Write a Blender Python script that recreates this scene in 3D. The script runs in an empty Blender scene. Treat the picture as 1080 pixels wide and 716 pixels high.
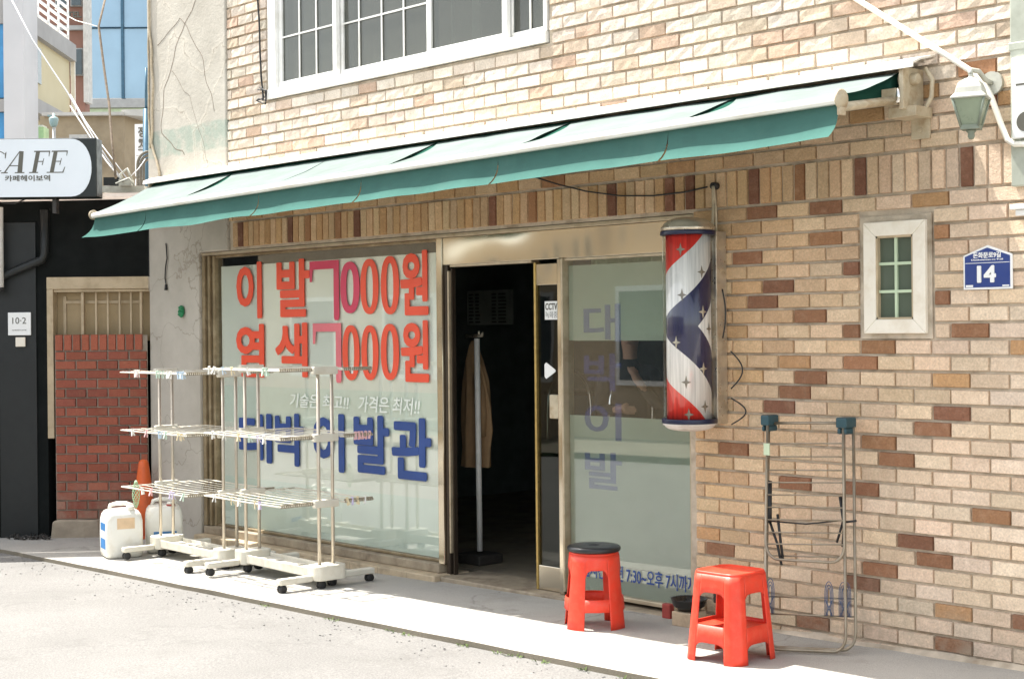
import bpy, bmesh, math, random
from mathutils import Vector, Matrix, noise
random.seed(7)
SC = bpy.context.scene
COL = SC.collection
R = math.radians
PI = math.pi

# ------------------------------------------------------------------ materials
MATS = {}
def new_mat(name):
    m = bpy.data.materials.new(name); m.use_nodes = True
    nt = m.node_tree; nt.nodes.clear()
    out = nt.nodes.new('ShaderNodeOutputMaterial')
    MATS[name] = m
    return m, nt, nt.nodes, nt.links, out

def nd(N, kind, **kw):
    n = N.new(kind)
    for k, v in kw.items():
        if k.startswith('i_'):
            n.inputs[k[2:].replace('_', ' ')].default_value = v
        else: setattr(n, k, v)
    return n

def mix_rgb(N, L, a, b, fac, blend='MIX'):
    m = N.new('ShaderNodeMix'); m.data_type = 'RGBA'; m.blend_type = blend
    for sock, v in ((m.inputs[6], a), (m.inputs[7], b), (m.inputs[0], fac)):
        if isinstance(v, bpy.types.NodeSocket): L.new(v, sock)
        elif isinstance(v, (int, float)): sock.default_value = v
        else: sock.default_value = (*v, 1) if len(v) == 3 else v
    return m.outputs[2]

def ramp(N, L, src, p0, p1, c0=(0, 0, 0), c1=(1, 1, 1)):
    r = N.new('ShaderNodeValToRGB')
    r.color_ramp.elements[0].position = p0; r.color_ramp.elements[1].position = p1
    r.color_ramp.elements[0].color = (*c0, 1); r.color_ramp.elements[1].color = (*c1, 1)
    L.new(src, r.inputs[0]); return r.outputs[0]

def noise_tex(N, L, co, scale, detail=5, rough=.55, stretch=None):
    if stretch:
        mp = N.new('ShaderNodeMapping'); mp.inputs['Scale'].default_value = stretch
        L.new(co, mp.inputs[0]); co = mp.outputs[0]
    t = N.new('ShaderNodeTexNoise'); t.inputs['Scale'].default_value = scale
    t.inputs['Detail'].default_value = detail; t.inputs['Roughness'].default_value = rough
    L.new(co, t.inputs['Vector']); return t.outputs[0]

def M(name, col, rough=.6, metal=0, var=.15, vs=6, bump=0, bs=60, coat=0, dirt=None, dscale=3, stretch=None, spec=.5):
    """general material: base colour broken up by two noises, optional dirt tint and bump"""
    m, nt, N, L, out = new_mat(name)
    b = nd(N, 'ShaderNodeBsdfPrincipled', i_Roughness=rough, i_Metallic=metal)
    b.inputs['Specular IOR Level'].default_value = spec
    b.inputs['Coat Weight'].default_value = coat
    tc = N.new('ShaderNodeTexCoord'); co = tc.outputs['Object']
    n1 = noise_tex(N, L, co, vs, stretch=stretch)
    dark = tuple(c*(1-var) for c in col); lite = tuple(min(1, c*(1+var)) for c in col)
    c = ramp(N, L, n1, .3, .7, dark, lite)
    if dirt:
        d = ramp(N, L, noise_tex(N, L, co, dscale, 8, .65, stretch), .48, .72)
        c = mix_rgb(N, L, c, dirt, d)
    L.new(c, b.inputs['Base Color'])
    rr = ramp(N, L, noise_tex(N, L, co, vs*2.3), .3, .7, (max(0, rough-.08),)*3, (min(1, rough+.1),)*3)
    L.new(rr, b.inputs['Roughness'])
    if bump:
        bp = nd(N, 'ShaderNodeBump', i_Strength=bump, i_Distance=.01)
        L.new(noise_tex(N, L, co, bs, 6), bp.inputs['Height']); L.new(bp.outputs[0], b.inputs['Normal'])
    L.new(b.outputs[0], out.inputs[0])
    return m

def M_brick(name, bumpd=.008, bump=.8, bs=70, blotc=(.80, .70, .56), blotf=.65):
    """per brick colour comes from the mesh attribute 'tone' (clay tones, plus painted awning shade on the facade), broken up by grain"""
    m, nt, N, L, out = new_mat(name)
    b = nd(N, 'ShaderNodeBsdfPrincipled', i_Roughness=.85)
    tc = N.new('ShaderNodeTexCoord'); co = tc.outputs['Object']
    at = N.new('ShaderNodeAttribute'); at.attribute_name = 'tone'
    g = ramp(N, L, noise_tex(N, L, co, 90, 6, .7), .3, .72, (.72, .72, .72), (1.14, 1.14, 1.14))
    c = mix_rgb(N, L, at.outputs['Color'], g, 1.0, 'MULTIPLY')
    blot = ramp(N, L, noise_tex(N, L, co, 19, 7, .72), .50, .74)
    lt = mix_rgb(N, L, c, (1.34, 1.36, 1.40), 1.0, 'MULTIPLY'); lt = mix_rgb(N, L, lt, blotc, .12)
    c = mix_rgb(N, L, c, lt, mix_fac(N, L, blot, blotf))
    so = ramp(N, L, noise_tex(N, L, co, 11, 7, .7), .54, .78)
    c = mix_rgb(N, L, c, (.30, .19, .10), mix_fac(N, L, so, .28))
    sz = N.new('ShaderNodeSeparateXYZ'); L.new(co, sz.inputs[0])
    lowm = N.new('ShaderNodeMapRange'); lowm.inputs['From Min'].default_value = .42; lowm.inputs['From Max'].default_value = -.02; L.new(sz.outputs['Z'], lowm.inputs['Value'])
    sp = ramp(N, L, noise_tex(N, L, co, 7, 7, .7), .38, .66); mm = N.new('ShaderNodeMath'); mm.operation = 'MULTIPLY'; L.new(sp, mm.inputs[0]); L.new(lowm.outputs[0], mm.inputs[1])
    c = mix_rgb(N, L, c, (.34, .29, .22), mix_fac(N, L, mm.outputs[0], .75))
    dr = ramp(N, L, noise_tex(N, L, co, 1.6, 6, .7, (5, 5, .35)), .58, .78)
    c = mix_rgb(N, L, c, (.36, .27, .18), mix_fac(N, L, dr, .3))
    L.new(c, b.inputs['Base Color'])
    bp = nd(N, 'ShaderNodeBump', i_Strength=bump, i_Distance=bumpd)
    L.new(noise_tex(N, L, co, bs, 8, .65), bp.inputs['Height']); L.new(bp.outputs[0], b.inputs['Normal'])
    L.new(b.outputs[0], out.inputs[0]); return m

def mix_fac(N, L, src, k):
    m = N.new('ShaderNodeMath'); m.operation = 'MULTIPLY'; L.new(src, m.inputs[0]); m.inputs[1].default_value = k
    return m.outputs[0]

def M_glass(name, tint=(.96, .975, .965), rough=.015, trans=1.0, body=None, bodyfac=0., wobble=0, f0=1.5):
    """thin pane: fresnel reflection over clear (or partly filmed) see-through"""
    m, nt, N, L, out = new_mat(name)
    tr = N.new('ShaderNodeBsdfTransparent'); tr.inputs[0].default_value = (*tint, 1)
    base = tr.outputs[0]
    if body:
        d = N.new('ShaderNodeBsdfDiffuse')
        tc = N.new('ShaderNodeTexCoord')
        c = ramp(N, L, noise_tex(N, L, tc.outputs['Object'], 2.2, 4), .3, .7, tuple(x*.93 for x in body), tuple(x*1.05 for x in body))
        L.new(c, d.inputs[0])
        tl = N.new('ShaderNodeBsdfTranslucent'); L.new(c, tl.inputs[0])
        dm = nd(N, 'ShaderNodeMixShader', i_Fac=.25); L.new(d.outputs[0], dm.inputs[1]); L.new(tl.outputs[0], dm.inputs[2])
        mx = nd(N, 'ShaderNodeMixShader', i_Fac=bodyfac); L.new(base, mx.inputs[1]); L.new(dm.outputs[0], mx.inputs[2]); base = mx.outputs[0]
    g = nd(N, 'ShaderNodeBsdfGlossy', i_Roughness=rough)
    fr = N.new('ShaderNodeFresnel')
    ge = N.new('ShaderNodeNewGeometry'); mr = N.new('ShaderNodeMapRange'); L.new(ge.outputs['Backfacing'], mr.inputs['Value'])
    mr.inputs['To Min'].default_value = f0; mr.inputs['To Max'].default_value = 1/f0; L.new(mr.outputs[0], fr.inputs['IOR'])
    if wobble:
        tc2 = N.new('ShaderNodeTexCoord')
        bp = nd(N, 'ShaderNodeBump', i_Strength=wobble, i_Distance=.02)
        L.new(noise_tex(N, L, tc2.outputs['Object'], 1.6, 2), bp.inputs['Height']); L.new(bp.outputs[0], g.inputs['Normal'])
    ms = N.new('ShaderNodeMixShader'); L.new(fr.outputs[0], ms.inputs[0]); L.new(base, ms.inputs[1]); L.new(g.outputs[0], ms.inputs[2])
    L.new(ms.outputs[0], out.inputs[0]); return m

def M_ground(name, c0, c1, stain, crack=.6, grain=.5, gs=240, stf=.6):
    m, nt, N, L, out = new_mat(name)
    b = nd(N, 'ShaderNodeBsdfPrincipled', i_Roughness=.9)
    tc = N.new('ShaderNodeTexCoord'); co = tc.outputs['Object']
    big = ramp(N, L, noise_tex(N, L, co, .9, 7, .6), .3, .7, c0, c1)
    fine = ramp(N, L, noise_tex(N, L, co, gs, 4, .8), .28, .72, (.5, .5, .5), (1.33, 1.33, 1.33))
    c = mix_rgb(N, L, big, fine, 1.0, 'MULTIPLY')
    st = ramp(N, L, noise_tex(N, L, co, 2.6, 8, .7), .55, .75)
    c = mix_rgb(N, L, c, stain, mix_fac(N, L, st, stf))
    # pebbles showing through
    pv = N.new('ShaderNodeTexVoronoi'); pv.inputs['Scale'].default_value = 70; L.new(co, pv.inputs['Vector'])
    pr = ramp(N, L, pv.outputs['Distance'], .10, .16, (1, 1, 1), (0, 0, 0))
    c = mix_rgb(N, L, c, stain, mix_fac(N, L, pr, .35))
    # wandering hairline cracks
    ds = N.new('ShaderNodeVectorMath'); ds.operation = 'ADD'
    nv = N.new('ShaderNodeTexNoise'); nv.inputs['Scale'].default_value = 2.2; nv.inputs['Detail'].default_value = 6; L.new(co, nv.inputs['Vector'])
    L.new(co, ds.inputs[0]); L.new(nv.outputs['Color'], ds.inputs[1])
    vc = N.new('ShaderNodeTexVoronoi'); vc.feature = 'DISTANCE_TO_EDGE'; vc.inputs['Scale'].default_value = .42; L.new(ds.outputs[0], vc.inputs['Vector'])
    cr = ramp(N, L, vc.outputs['Distance'], .002, .008, (1, 1, 1), (0, 0, 0))
    c = mix_rgb(N, L, c, tuple(x*.45 for x in stain), mix_fac(N, L, cr, crack))
    L.new(c, b.inputs['Base Color'])
    bp = nd(N, 'ShaderNodeBump', i_Strength=grain, i_Distance=.006)
    L.new(noise_tex(N, L, co, gs*.6, 6, .75), bp.inputs['Height']); L.new(bp.outputs[0], b.inputs['Normal'])
    L.new(b.outputs[0], out.inputs[0]); return m

M_ground('pavement_concrete', (.36, .345, .31), (.46, .44, .40), (.24, .22, .19), .35, .25)
M_ground('road_concrete', (.166, .161, .152), (.212, .206, .195), (.115, .11, .10), .16, 1.0, 95, .45)
M_ground('kerb_concrete', (.17, .15, .11), (.24, .21, .16), (.16, .13, .10), .2, .5)
M_brick('facade_brick'); M_brick('split_face_brick', .006, .55, 60, (.84, .79, .73), .6); M_brick('red_brick', .006, .7, 70, (.45, .20, .13), .4)
M('mortar', (.52, .44, .34), .95, var=.22, vs=9, bump=.6, bs=180, dirt=(.25, .19, .125), dscale=4)
M('grey_mortar', (.30, .25, .20), .95, var=.2, vs=9, bump=.5, bs=180)
M('white_paint', (.78, .76, .70), .45, var=.06, vs=5, dirt=(.60, .55, .45), dscale=7)
M('pvc_white', (.80, .79, .76), .4, var=.04, vs=4, dirt=(.62, .60, .54), dscale=5)
M('cream_frame', (.80, .74, .63), .5, var=.04, vs=7, bump=.08, dirt=(.70, .62, .49), dscale=9)
M('aged_steel', (.50, .42, .30), .38, .55, .12, 9, dirt=(.34, .26, .16), dscale=6)
M('bronze_profile', (.25, .19, .11), .45, .4, .15, 9, dirt=(.42, .34, .22), dscale=8)
M('dark_bronze', (.050, .036, .026), .4, .4, .15, 9)
M('brass_edge', (.50, .36, .13), .35, .8, .15, 30)
M('tile_beige', (.50, .40, .27), .55, var=.12, vs=12, bump=.1, dirt=(.28, .22, .15), dscale=8)
M('sill_stone', (.34, .28, .20), .6, var=.2, vs=10, bump=.15, dirt=(.17, .13, .09), dscale=7)
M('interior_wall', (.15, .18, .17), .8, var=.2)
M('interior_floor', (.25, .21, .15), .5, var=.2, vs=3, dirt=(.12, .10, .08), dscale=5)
M('letter_red', (.80, .085, .035), .45, var=.06, vs=4)
M('letter_magenta', (.62, .05, .11), .45, var=.08, vs=4)
M('letter_pink', (.72, .17, .20), .45, var=.1, vs=6)
M('letter_blue', (.022, .065, .25), .45, var=.1, vs=4)
M('letter_white', (.80, .84, .78), .5, var=.03)
M('letter_dark', (.11, .105, .085), .6, var=.1)
M('letter_grey', (.35, .35, .34), .6, var=.1)
M_glass('ghost_blue', (1, 1, 1), .3, body=(.05, .09, .42), bodyfac=.20, f0=1.02)
M('rail_white', (.80, .78, .72), .4, var=.05, vs=3, dirt=(.62, .55, .44), dscale=5, stretch=(.6, 3, 3))
M('cast_cream', (.47, .40, .28), .5, var=.12, vs=20, dirt=(.34, .24, .14), dscale=14)
M('iron_dark', (.05, .045, .04), .55, .3, .2, 20)
M('chrome', (.72, .71, .68), .18, 1.0, .05, 8)
M('brushed_steel', (.62, .57, .48), .32, .75, .1, 12, dirt=(.45, .38, .28), dscale=9)
M('airer_steel', (.31, .265, .20), .4, .55, .15, 12, dirt=(.24, .18, .11), dscale=9)
M('rack_steel', (.56, .50, .41), .35, .55, .1, 12)
M('rack_plastic', (.66, .63, .54), .5, var=.06, vs=6, dirt=(.58, .53, .42), dscale=9)
M('notched_plastic', (.30, .26, .19), .6, var=.3, vs=60)
M('caster_rubber', (.018, .018, .018), .6, var=.2)
M('jug_plastic', (.80, .79, .73), .38, var=.05, vs=5, dirt=(.66, .61, .50), dscale=6)
M('label_blue', (.045, .20, .47), .5, var=.15, vs=25)
M('label_tan', (.68, .50, .32), .6, var=.1, vs=20)
M('cone_orange', (.75, .13, .025), .5, var=.12, vs=8, dirt=(.45, .10, .04), dscale=8)
M('stool_red', (.74, .048, .020), .45, var=.09, vs=9, dirt=(.70, .075, .038), dscale=24, bump=.06, bs=60)
M('cushion_black', (.016, .018, .020), .38, var=.2, bump=.05, bs=60)
M('bowl_black', (.013, .014, .013), .3, var=.2)
M('cap_teal', (.018, .060, .075), .45, var=.15)
M('red_rubber', (.33, .05, .04), .6, var=.2)
M('plate_navy', (.020, .045, .20), .35, var=.08, vs=9)
M('plate_white', (.82, .82, .80), .35, var=.04)
M('black_render', (.0045, .006, .0056), .9, spec=.25, var=.25, vs=3, bump=.12, bs=50)
M('black_metal', (.009, .011, .011), .5, var=.2, vs=5)
M('sign_black', (.006, .010, .009), .4, var=.1)
M('sign_white', (.72, .76, .80), .4, var=.03, vs=3)
M('beige_frame', (.47, .37, .24), .55, var=.1, vs=6, bump=.1, dirt=(.33, .25, .15), dscale=7)
M('beige_panel', (.34, .25, .135), .6, var=.12, vs=5)
M('footing', (.34, .28, .21), .9, var=.25, vs=6, bump=.8, bs=25)
M('slab_white', (.70, .65, .60), .6, var=.1, vs=5, dirt=(.42, .36, .30), dscale=5)
M('lamp_grey', (.46, .46, .40), .55, .1, .15, 14, dirt=(.34, .33, .28), dscale=10)
M('lamp_cage', (.20, .23, .18), .55, .1, .2, 14)
M('lamp_glass', (.22, .26, .18), .3, var=.12, vs=10)
M('conduit_white', (.80, .77, .68), .5, var=.06, vs=5)
M('downpipe', (.40, .42, .35), .6, var=.12, vs=6, dirt=(.28, .29, .23), dscale=5)
M('cable_black', (.02, .02, .02), .6)
M('hook_blue', (.085, .11, .18), .5)
M('cap_metal', (.66, .58, .46), .33, .75, .1, 14, dirt=(.50, .42, .30), dscale=10)
M('blind_grey', (.40, .43, .42), .8, var=.15, vs=3)
M('cable_brown', (.17, .135, .10), .9, var=.3, vs=30)
M('collar_navy', (.006, .010, .040), .35)
M('star_dark', (.22, .19, .15), .35, .5)
M('rope', (.50, .42, .30), .9, var=.2, vs=40)
M('green_tag', (.02, .22, .09), .35, var=.3, vs=60)
M('weed', (.10, .15, .035), .7, var=.4, vs=40)
M('coat_brown', (.30, .19, .10), .9, var=.12, vs=14, bump=.15, bs=120)
M('poster_grey', (.32, .34, .31), .6, var=.2, vs=6)
M('skin', (.48, .28, .19), .55, var=.05)
M('cloth_black', (.018, .019, .022), .85, var=.2, vs=12)
M('hair', (.02, .016, .012), .6)
M('curtain_green', (.50, .60, .42), .9, var=.1, vs=5)
M('leather_dark', (.03, .028, .03), .4)
M('yellow_wall', (.55, .48, .31), .8, var=.05, vs=1)
M('grey_concrete', (.34, .33, .32), .85, var=.12, vs=1.5)
M('tan_block', (.34, .27, .18), .9, var=.18, vs=1.2, bump=.3, bs=8, dirt=(.22, .17, .11), dscale=2)
M('cornice', (.52, .50, .46), .7)
M('brown_brick', (.26, .135, .10), .85, var=.12, vs=2)
M('window_dark', (.06, .08, .09), .15, var=.2)
M('tower_glass', (.26, .38, .48), .15, .35, .14, .35, coat=.3)
M('tower_frame', (.05, .12, .18), .4, .4)
M('blue_panel', (.05, .26, .52), .4)
M('column_white', (.50, .51, .53), .7, var=.08, vs=1)
M('lime_box', (.34, .48, .22), .5)
M('teal_lamp', (.25, .34, .33), .5)
M('far_building_tan', (.50, .40, .27), .85, var=.1, vs=.6)
M('far_building_grey', (.30, .29, .27), .85, var=.1, vs=.6)
M_glass('pane_clear', f0=1.95); M_glass('pane_dark', (.30, .34, .31), .02, wobble=.12)
M_glass('pane_upper', (.55, .60, .58), .03, body=(.19, .19, .16), bodyfac=.42, wobble=.15)
M_glass('pane_small', (.5, .6, .52), .05, body=(.15, .185, .135), bodyfac=.85, wobble=.5)
M_glass('film_frosted', (.78, .88, .80), .3, body=(.52, .57, .47), bodyfac=.62, f0=1.05)
M_glass('tube_clear', (.96, .97, .96), .03)

def M_film(name, col):
    m, nt, N, L, out = new_mat(name)
    b = nd(N, 'ShaderNodeBsdfPrincipled', i_Roughness=.35)
    tc = N.new('ShaderNodeTexCoord'); co = tc.outputs['Object']
    c = ramp(N, L, noise_tex(N, L, co, 1.4, 5), .3, .7, tuple(x*.95 for x in col), tuple(min(1, x*1.04) for x in col))
    st = ramp(N, L, noise_tex(N, L, co, 3, 5, .6, (6, 1, .5)), .6, .8)
    c = mix_rgb(N, L, c, tuple(x*.85 for x in col), mix_fac(N, L, st, .5))
    L.new(c, b.inputs['Base Color'])
    L.new(b.outputs[0], out.inputs[0]); return m
M_film('film_pale', (.90, .91, .82)); M_film('film_mint', (.82, .89, .80)); M_film('film_white', (.92, .92, .83))

def M_mirror():
    m, nt, N, L, out = new_mat('mirror_steel')
    b = nd(N, 'ShaderNodeBsdfPrincipled', i_Metallic=1.0, i_Roughness=.15)
    b.inputs['Base Color'].default_value = (.66, .59, .47, 1)
    tc = N.new('ShaderNodeTexCoord'); co = tc.outputs['Object']
    bp = nd(N, 'ShaderNodeBump', i_Strength=.8, i_Distance=.085)
    L.new(noise_tex(N, L, co, 1.7, 0, .4), bp.inputs['Height']); L.new(bp.outputs[0], b.inputs['Normal'])
    L.new(b.outputs[0], out.inputs[0])
M_mirror()

def M_fabric(name, col, tl=.3, fade=None):
    m, nt, N, L, out = new_mat(name)
    tc = N.new('ShaderNodeTexCoord'); co = tc.outputs['Object']
    c = ramp(N, L, noise_tex(N, L, co, 3, 7, .6), .3, .7, tuple(x*.9 for x in col), tuple(min(1, x*1.1) for x in col))
    st = ramp(N, L, noise_tex(N, L, co, 1.7, 7, .65, (2.5, .6, .6)), .55, .75)
    c = mix_rgb(N, L, c, fade or tuple(x*.75 for x in col), mix_fac(N, L, st, .5))
    gr = ramp(N, L, noise_tex(N, L, co, 5, 8, .7, (1.2, 2.5, 2.5)), .52, .74)
    c = mix_rgb(N, L, c, tuple(x*.55+.02 for x in col), mix_fac(N, L, gr, .38))
    wv = nd(N, 'ShaderNodeBump', i_Strength=.15, i_Distance=.002)
    L.new(noise_tex(N, L, co, 420, 2), wv.inputs['Height'])
    d = N.new('ShaderNodeBsdfDiffuse'); L.new(c, d.inputs[0]); L.new(wv.outputs[0], d.inputs['Normal'])
    t = N.new('ShaderNodeBsdfTranslucent'); L.new(c, t.inputs[0])
    mx = nd(N, 'ShaderNodeMixShader', i_Fac=tl); L.new(d.outputs[0], mx.inputs[1]); L.new(t.outputs[0], mx.inputs[2])
    L.new(mx.outputs[0], out.inputs[0])
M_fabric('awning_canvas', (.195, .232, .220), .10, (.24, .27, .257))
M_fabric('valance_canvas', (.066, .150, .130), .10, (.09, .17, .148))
M_fabric('roller_canvas', (.02, .075, .055), .0)

def M_plaster():
    m, nt, N, L, out = new_mat('column_plaster')
    b = nd(N, 'ShaderNodeBsdfPrincipled', i_Roughness=.9)
    tc = N.new('ShaderNodeTexCoord'); co = tc.outputs['Object']
    c = ramp(N, L, noise_tex(N, L, co, 2.2, 7, .6), .3, .7, (.39, .36, .305), (.52, .485, .42))
    # old painted band
    sx = N.new('ShaderNodeSeparateXYZ'); L.new(co, sx.inputs[0])
    ad = N.new('ShaderNodeMath'); ad.operation = 'ADD'; L.new(sx.outputs['Z'], ad.inputs[0])
    L.new(mix_fac(N, L, noise_tex(N, L, co, 6, 5), .05), ad.inputs[1])
    r = N.new('ShaderNodeValToRGB'); e = r.color_ramp.elements
    mr = N.new('ShaderNodeMapRange'); mr.inputs['From Min'].default_value = 2.80; mr.inputs['From Max'].default_value = 3.40
    L.new(ad.outputs[0], mr.inputs['Value']); L.new(mr.outputs[0], r.inputs[0])
    e[0].position = .37; e[0].color = (0, 0, 0, 1); e[1].position = .40; e[1].color = (1, 1, 1, 1)
    k = e.new(.74); k.color = (1, 1, 1, 1); k = e.new(.77); k.color = (0, 0, 0, 1)
    patch = ramp(N, L, noise_tex(N, L, co, 9, 6, .7), .30, .55)
    mm = N.new('ShaderNodeMath'); mm.operation = 'MULTIPLY'; L.new(r.outputs[0], mm.inputs[0]); L.new(patch, mm.inputs[1])
    c = mix_rgb(N, L, c, (.24, .32, .265), mix_fac(N, L, mm.outputs[0], .62))
    # smeared crack repairs (lighter filler) and hairline cracks
    ds = N.new('ShaderNodeVectorMath'); ds.operation = 'ADD'
    nv = N.new('ShaderNodeTexNoise'); nv.inputs['Scale'].default_value = 1.8; nv.inputs['Detail'].default_value = 5; L.new(co, nv.inputs['Vector'])
    L.new(co, ds.inputs[0]); L.new(nv.outputs['Color'], ds.inputs[1])
    v = N.new('ShaderNodeTexVoronoi'); v.feature = 'DISTANCE_TO_EDGE'; v.inputs['Scale'].default_value = 1.5; L.new(ds.outputs[0], v.inputs['Vector'])
    fill = ramp(N, L, v.outputs['Distance'], .015, .07, (1, 1, 1), (0, 0, 0))
    hi = ramp(N, L, sx.outputs['Z'], .0, 1.0)
    mr2 = N.new('ShaderNodeMapRange'); mr2.inputs['From Min'].default_value = 2.3; mr2.inputs['From Max'].default_value = 2.9; L.new(sx.outputs['Z'], mr2.inputs['Value'])
    f2 = N.new('ShaderNodeMath'); f2.operation = 'MULTIPLY'; L.new(fill, f2.inputs[0]); L.new(mr2.outputs[0], f2.inputs[1])
    c = mix_rgb(N, L, c, (.62, .57, .48), mix_fac(N, L, f2.outputs[0], .30))
    hair = ramp(N, L, v.outputs['Distance'], .002, .010, (1, 1, 1), (0, 0, 0))
    c = mix_rgb(N, L, c, (.16, .12, .08), mix_fac(N, L, hair, .45))
    L.new(c, b.inputs['Base Color'])
    bp = nd(N, 'ShaderNodeBump', i_Strength=.5, i_Distance=.012)
    sm = N.new('ShaderNodeMath'); sm.operation = 'ADD'; L.new(mix_fac(N, L, f2.outputs[0], .15), sm.inputs[0]); L.new(noise_tex(N, L, co, 22, 8, .7), sm.inputs[1])
    L.new(sm.outputs[0], bp.inputs['Height']); L.new(bp.outputs[0], b.inputs['Normal'])
    L.new(b.outputs[0], out.inputs[0])
M_fabric('slab_sheet', (.75, .70, .66), .45)
M_plaster()

def M_barber():
    """helical red / white / navy bands mirrored about the middle of the drum"""
    m, nt, N, L, out = new_mat('barber_stripes')
    b = nd(N, 'ShaderNodeBsdfPrincipled', i_Roughness=.3)
    tc = N.new('ShaderNodeTexCoord'); sx = N.new('ShaderNodeSeparateXYZ'); L.new(tc.outputs['Object'], sx.inputs[0])
    def mt(op, a, bb=None):
        n = N.new('ShaderNodeMath'); n.operation = op
        for s, v in ((n.inputs[0], a), (n.inputs[1], bb)):
            if v is None: continue
            if isinstance(v, bpy.types.NodeSocket): L.new(v, s)
            else: s.default_value = v
        return n.outputs[0]
    # angle 0 at drum's left edge seen from the street corner, +pi at its right edge
    cx, cy = .682, .731; fx, fy = .731, -.682
    a1 = mt('ADD', mt('MULTIPLY', sx.outputs['X'], cx), mt('MULTIPLY', sx.outputs['Y'], cy))
    a2 = mt('ADD', mt('MULTIPLY', sx.outputs['X'], fx), mt('MULTIPLY', sx.outputs['Y'], fy))
    ang = mt('DIVIDE', mt('ADD', mt('ARCTAN2', a1, a2), PI/2), PI)
    v = mt('ABSOLUTE', mt('SUBTRACT', sx.outputs['Z'], .545))
    ph = mt('SUBTRACT', v, mt('MULTIPLY', ang, .293))
    ph = mt('ADD', ph, .155+.889*3)
    fr = mt('FRACT', mt('DIVIDE', ph, .889))
    r = N.new('ShaderNodeValToRGB'); r.color_ramp.interpolation = 'CONSTANT'; e = r.color_ramp.elements
    e[0].position = 0; e[0].color = (.017, .017, .065, 1); e[1].position = .245; e[1].color = (.74, .71, .68, 1)
    k = e.new(.50); k.color = (.74, .050, .035, 1); k = e.new(.745); k.color = (.74, .71, .68, 1)
    L.new(fr, r.inputs[0])
    streak = ramp(N, L, noise_tex(N, L, tc.outputs['Object'], 9, 3, .6, (6, 6, .25)), .35, .7, (.75, .75, .75), (1.2, 1.2, 1.2))
    c = mix_rgb(N, L, r.outputs[0], streak, 1.0, 'MULTIPLY')
    L.new(c, b.inputs['Base Color']); L.new(b.outputs[0], out.inputs[0])
M_barber()

# ------------------------------------------------------------------ mesh helpers
class MB:
    def __init__(self):
        self.bm = bmesh.new(); self.tone = None
    def face(self, pts, mi=0, tone=None):
        f = self.bm.faces.new([self.bm.verts.new(p) for p in pts]); f.material_index = mi
        if tone is not None:
            if self.tone is None: self.tone = self.bm.loops.layers.float_color.new('tone')
            for l in f.loops: l[self.tone] = (*tone, 1)
        return f
    def box(self, x0, x1, y0, y1, z0, z1, mi=0):
        v = [self.bm.verts.new(p) for p in ((x0,y0,z0),(x1,y0,z0),(x1,y1,z0),(x0,y1,z0),(x0,y0,z1),(x1,y0,z1),(x1,y1,z1),(x0,y1,z1))]
        for q in ((0,3,2,1),(4,5,6,7),(0,1,5,4),(1,2,6,5),(2,3,7,6),(3,0,4,7)):
            self.bm.faces.new([v[i] for i in q]).material_index = mi
        return self
    def prism(self, poly, y0, y1, mi=0):
        """polygon in x,z pushed along y"""
        a = [self.bm.verts.new((x, y0, z)) for x, z in poly]; b = [self.bm.verts.new((x, y1, z)) for x, z in poly]
        n = len(poly)
        fs = [self.bm.faces.new(a), self.bm.faces.new(b[::-1])]
        for i in range(n): fs.append(self.bm.faces.new((a[i], b[i], b[(i+1) % n], a[(i+1) % n])))
        for f in fs: f.material_index = mi
        return self
    def tube(self, pts, r, n=8, closed=False, mi=0, sx=1.0):
        P = [Vector(p) for p in pts]; m = len(P); rings = []
        up = Vector((0, 0, 1)); prev = None
        for i, p in enumerate(P):
            if closed: t = (P[(i+1) % m]-P[i-1])
            else: t = P[min(i+1, m-1)]-P[max(i-1, 0)]
            t.normalize()
            if prev is None:
                a = t.cross(up)
                if a.length < .05: a = t.cross(Vector((1, 0, 0)))
            else: a = prev-t*prev.dot(t)
            a.normalize(); prev = a; b = t.cross(a)
            rr = r[i] if isinstance(r, (list, tuple)) else r
            rings.append([self.bm.verts.new(p+(a*math.cos(2*PI*k/n)*sx+b*math.sin(2*PI*k/n))*rr) for k in range(n)])
        for i in range(m if closed else m-1):
            A, B = rings[i], rings[(i+1) % m]
            for k in range(n):
                f = self.bm.faces.new((A[k], A[(k+1) % n], B[(k+1) % n], B[k])); f.smooth = True; f.material_index = mi
        if not closed:
            for q in (rings[0][::-1], rings[-1]): self.bm.faces.new(q).material_index = mi
        return self
    def lathe(self, prof, cx=0, cy=0, n=24, mi=0, ax='z'):
        rings = []
        for r, z in prof:
            ring = []
            for k in range(n):
                a = 2*PI*k/n; c, s = math.cos(a)*r, math.sin(a)*r
                p = (cx+c, cy+s, z) if ax == 'z' else ((z, cx+c, cy+s) if ax == 'x' else (cx+c, z, cy+s))
                ring.append(self.bm.verts.new(p))
            rings.append(ring)
        for A, B in zip(rings, rings[1:]):
            for k in range(n):
                f = self.bm.faces.new((A[k], A[(k+1) % n], B[(k+1) % n], B[k])); f.smooth = True; f.material_index = mi
        if prof[0][0] > 1e-5: self.bm.faces.new(rings[0][::-1]).material_index = mi
        if prof[-1][0] > 1e-5: self.bm.faces.new(rings[-1]).material_index = mi
        return self
    def add_mesh(self, me, mat=None, mi=0):
        n = len(self.bm.faces); self.bm.from_mesh(me); self.bm.faces.ensure_lookup_table()
        for f in self.bm.faces[n:]: f.material_index = mi
        return self

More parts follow.
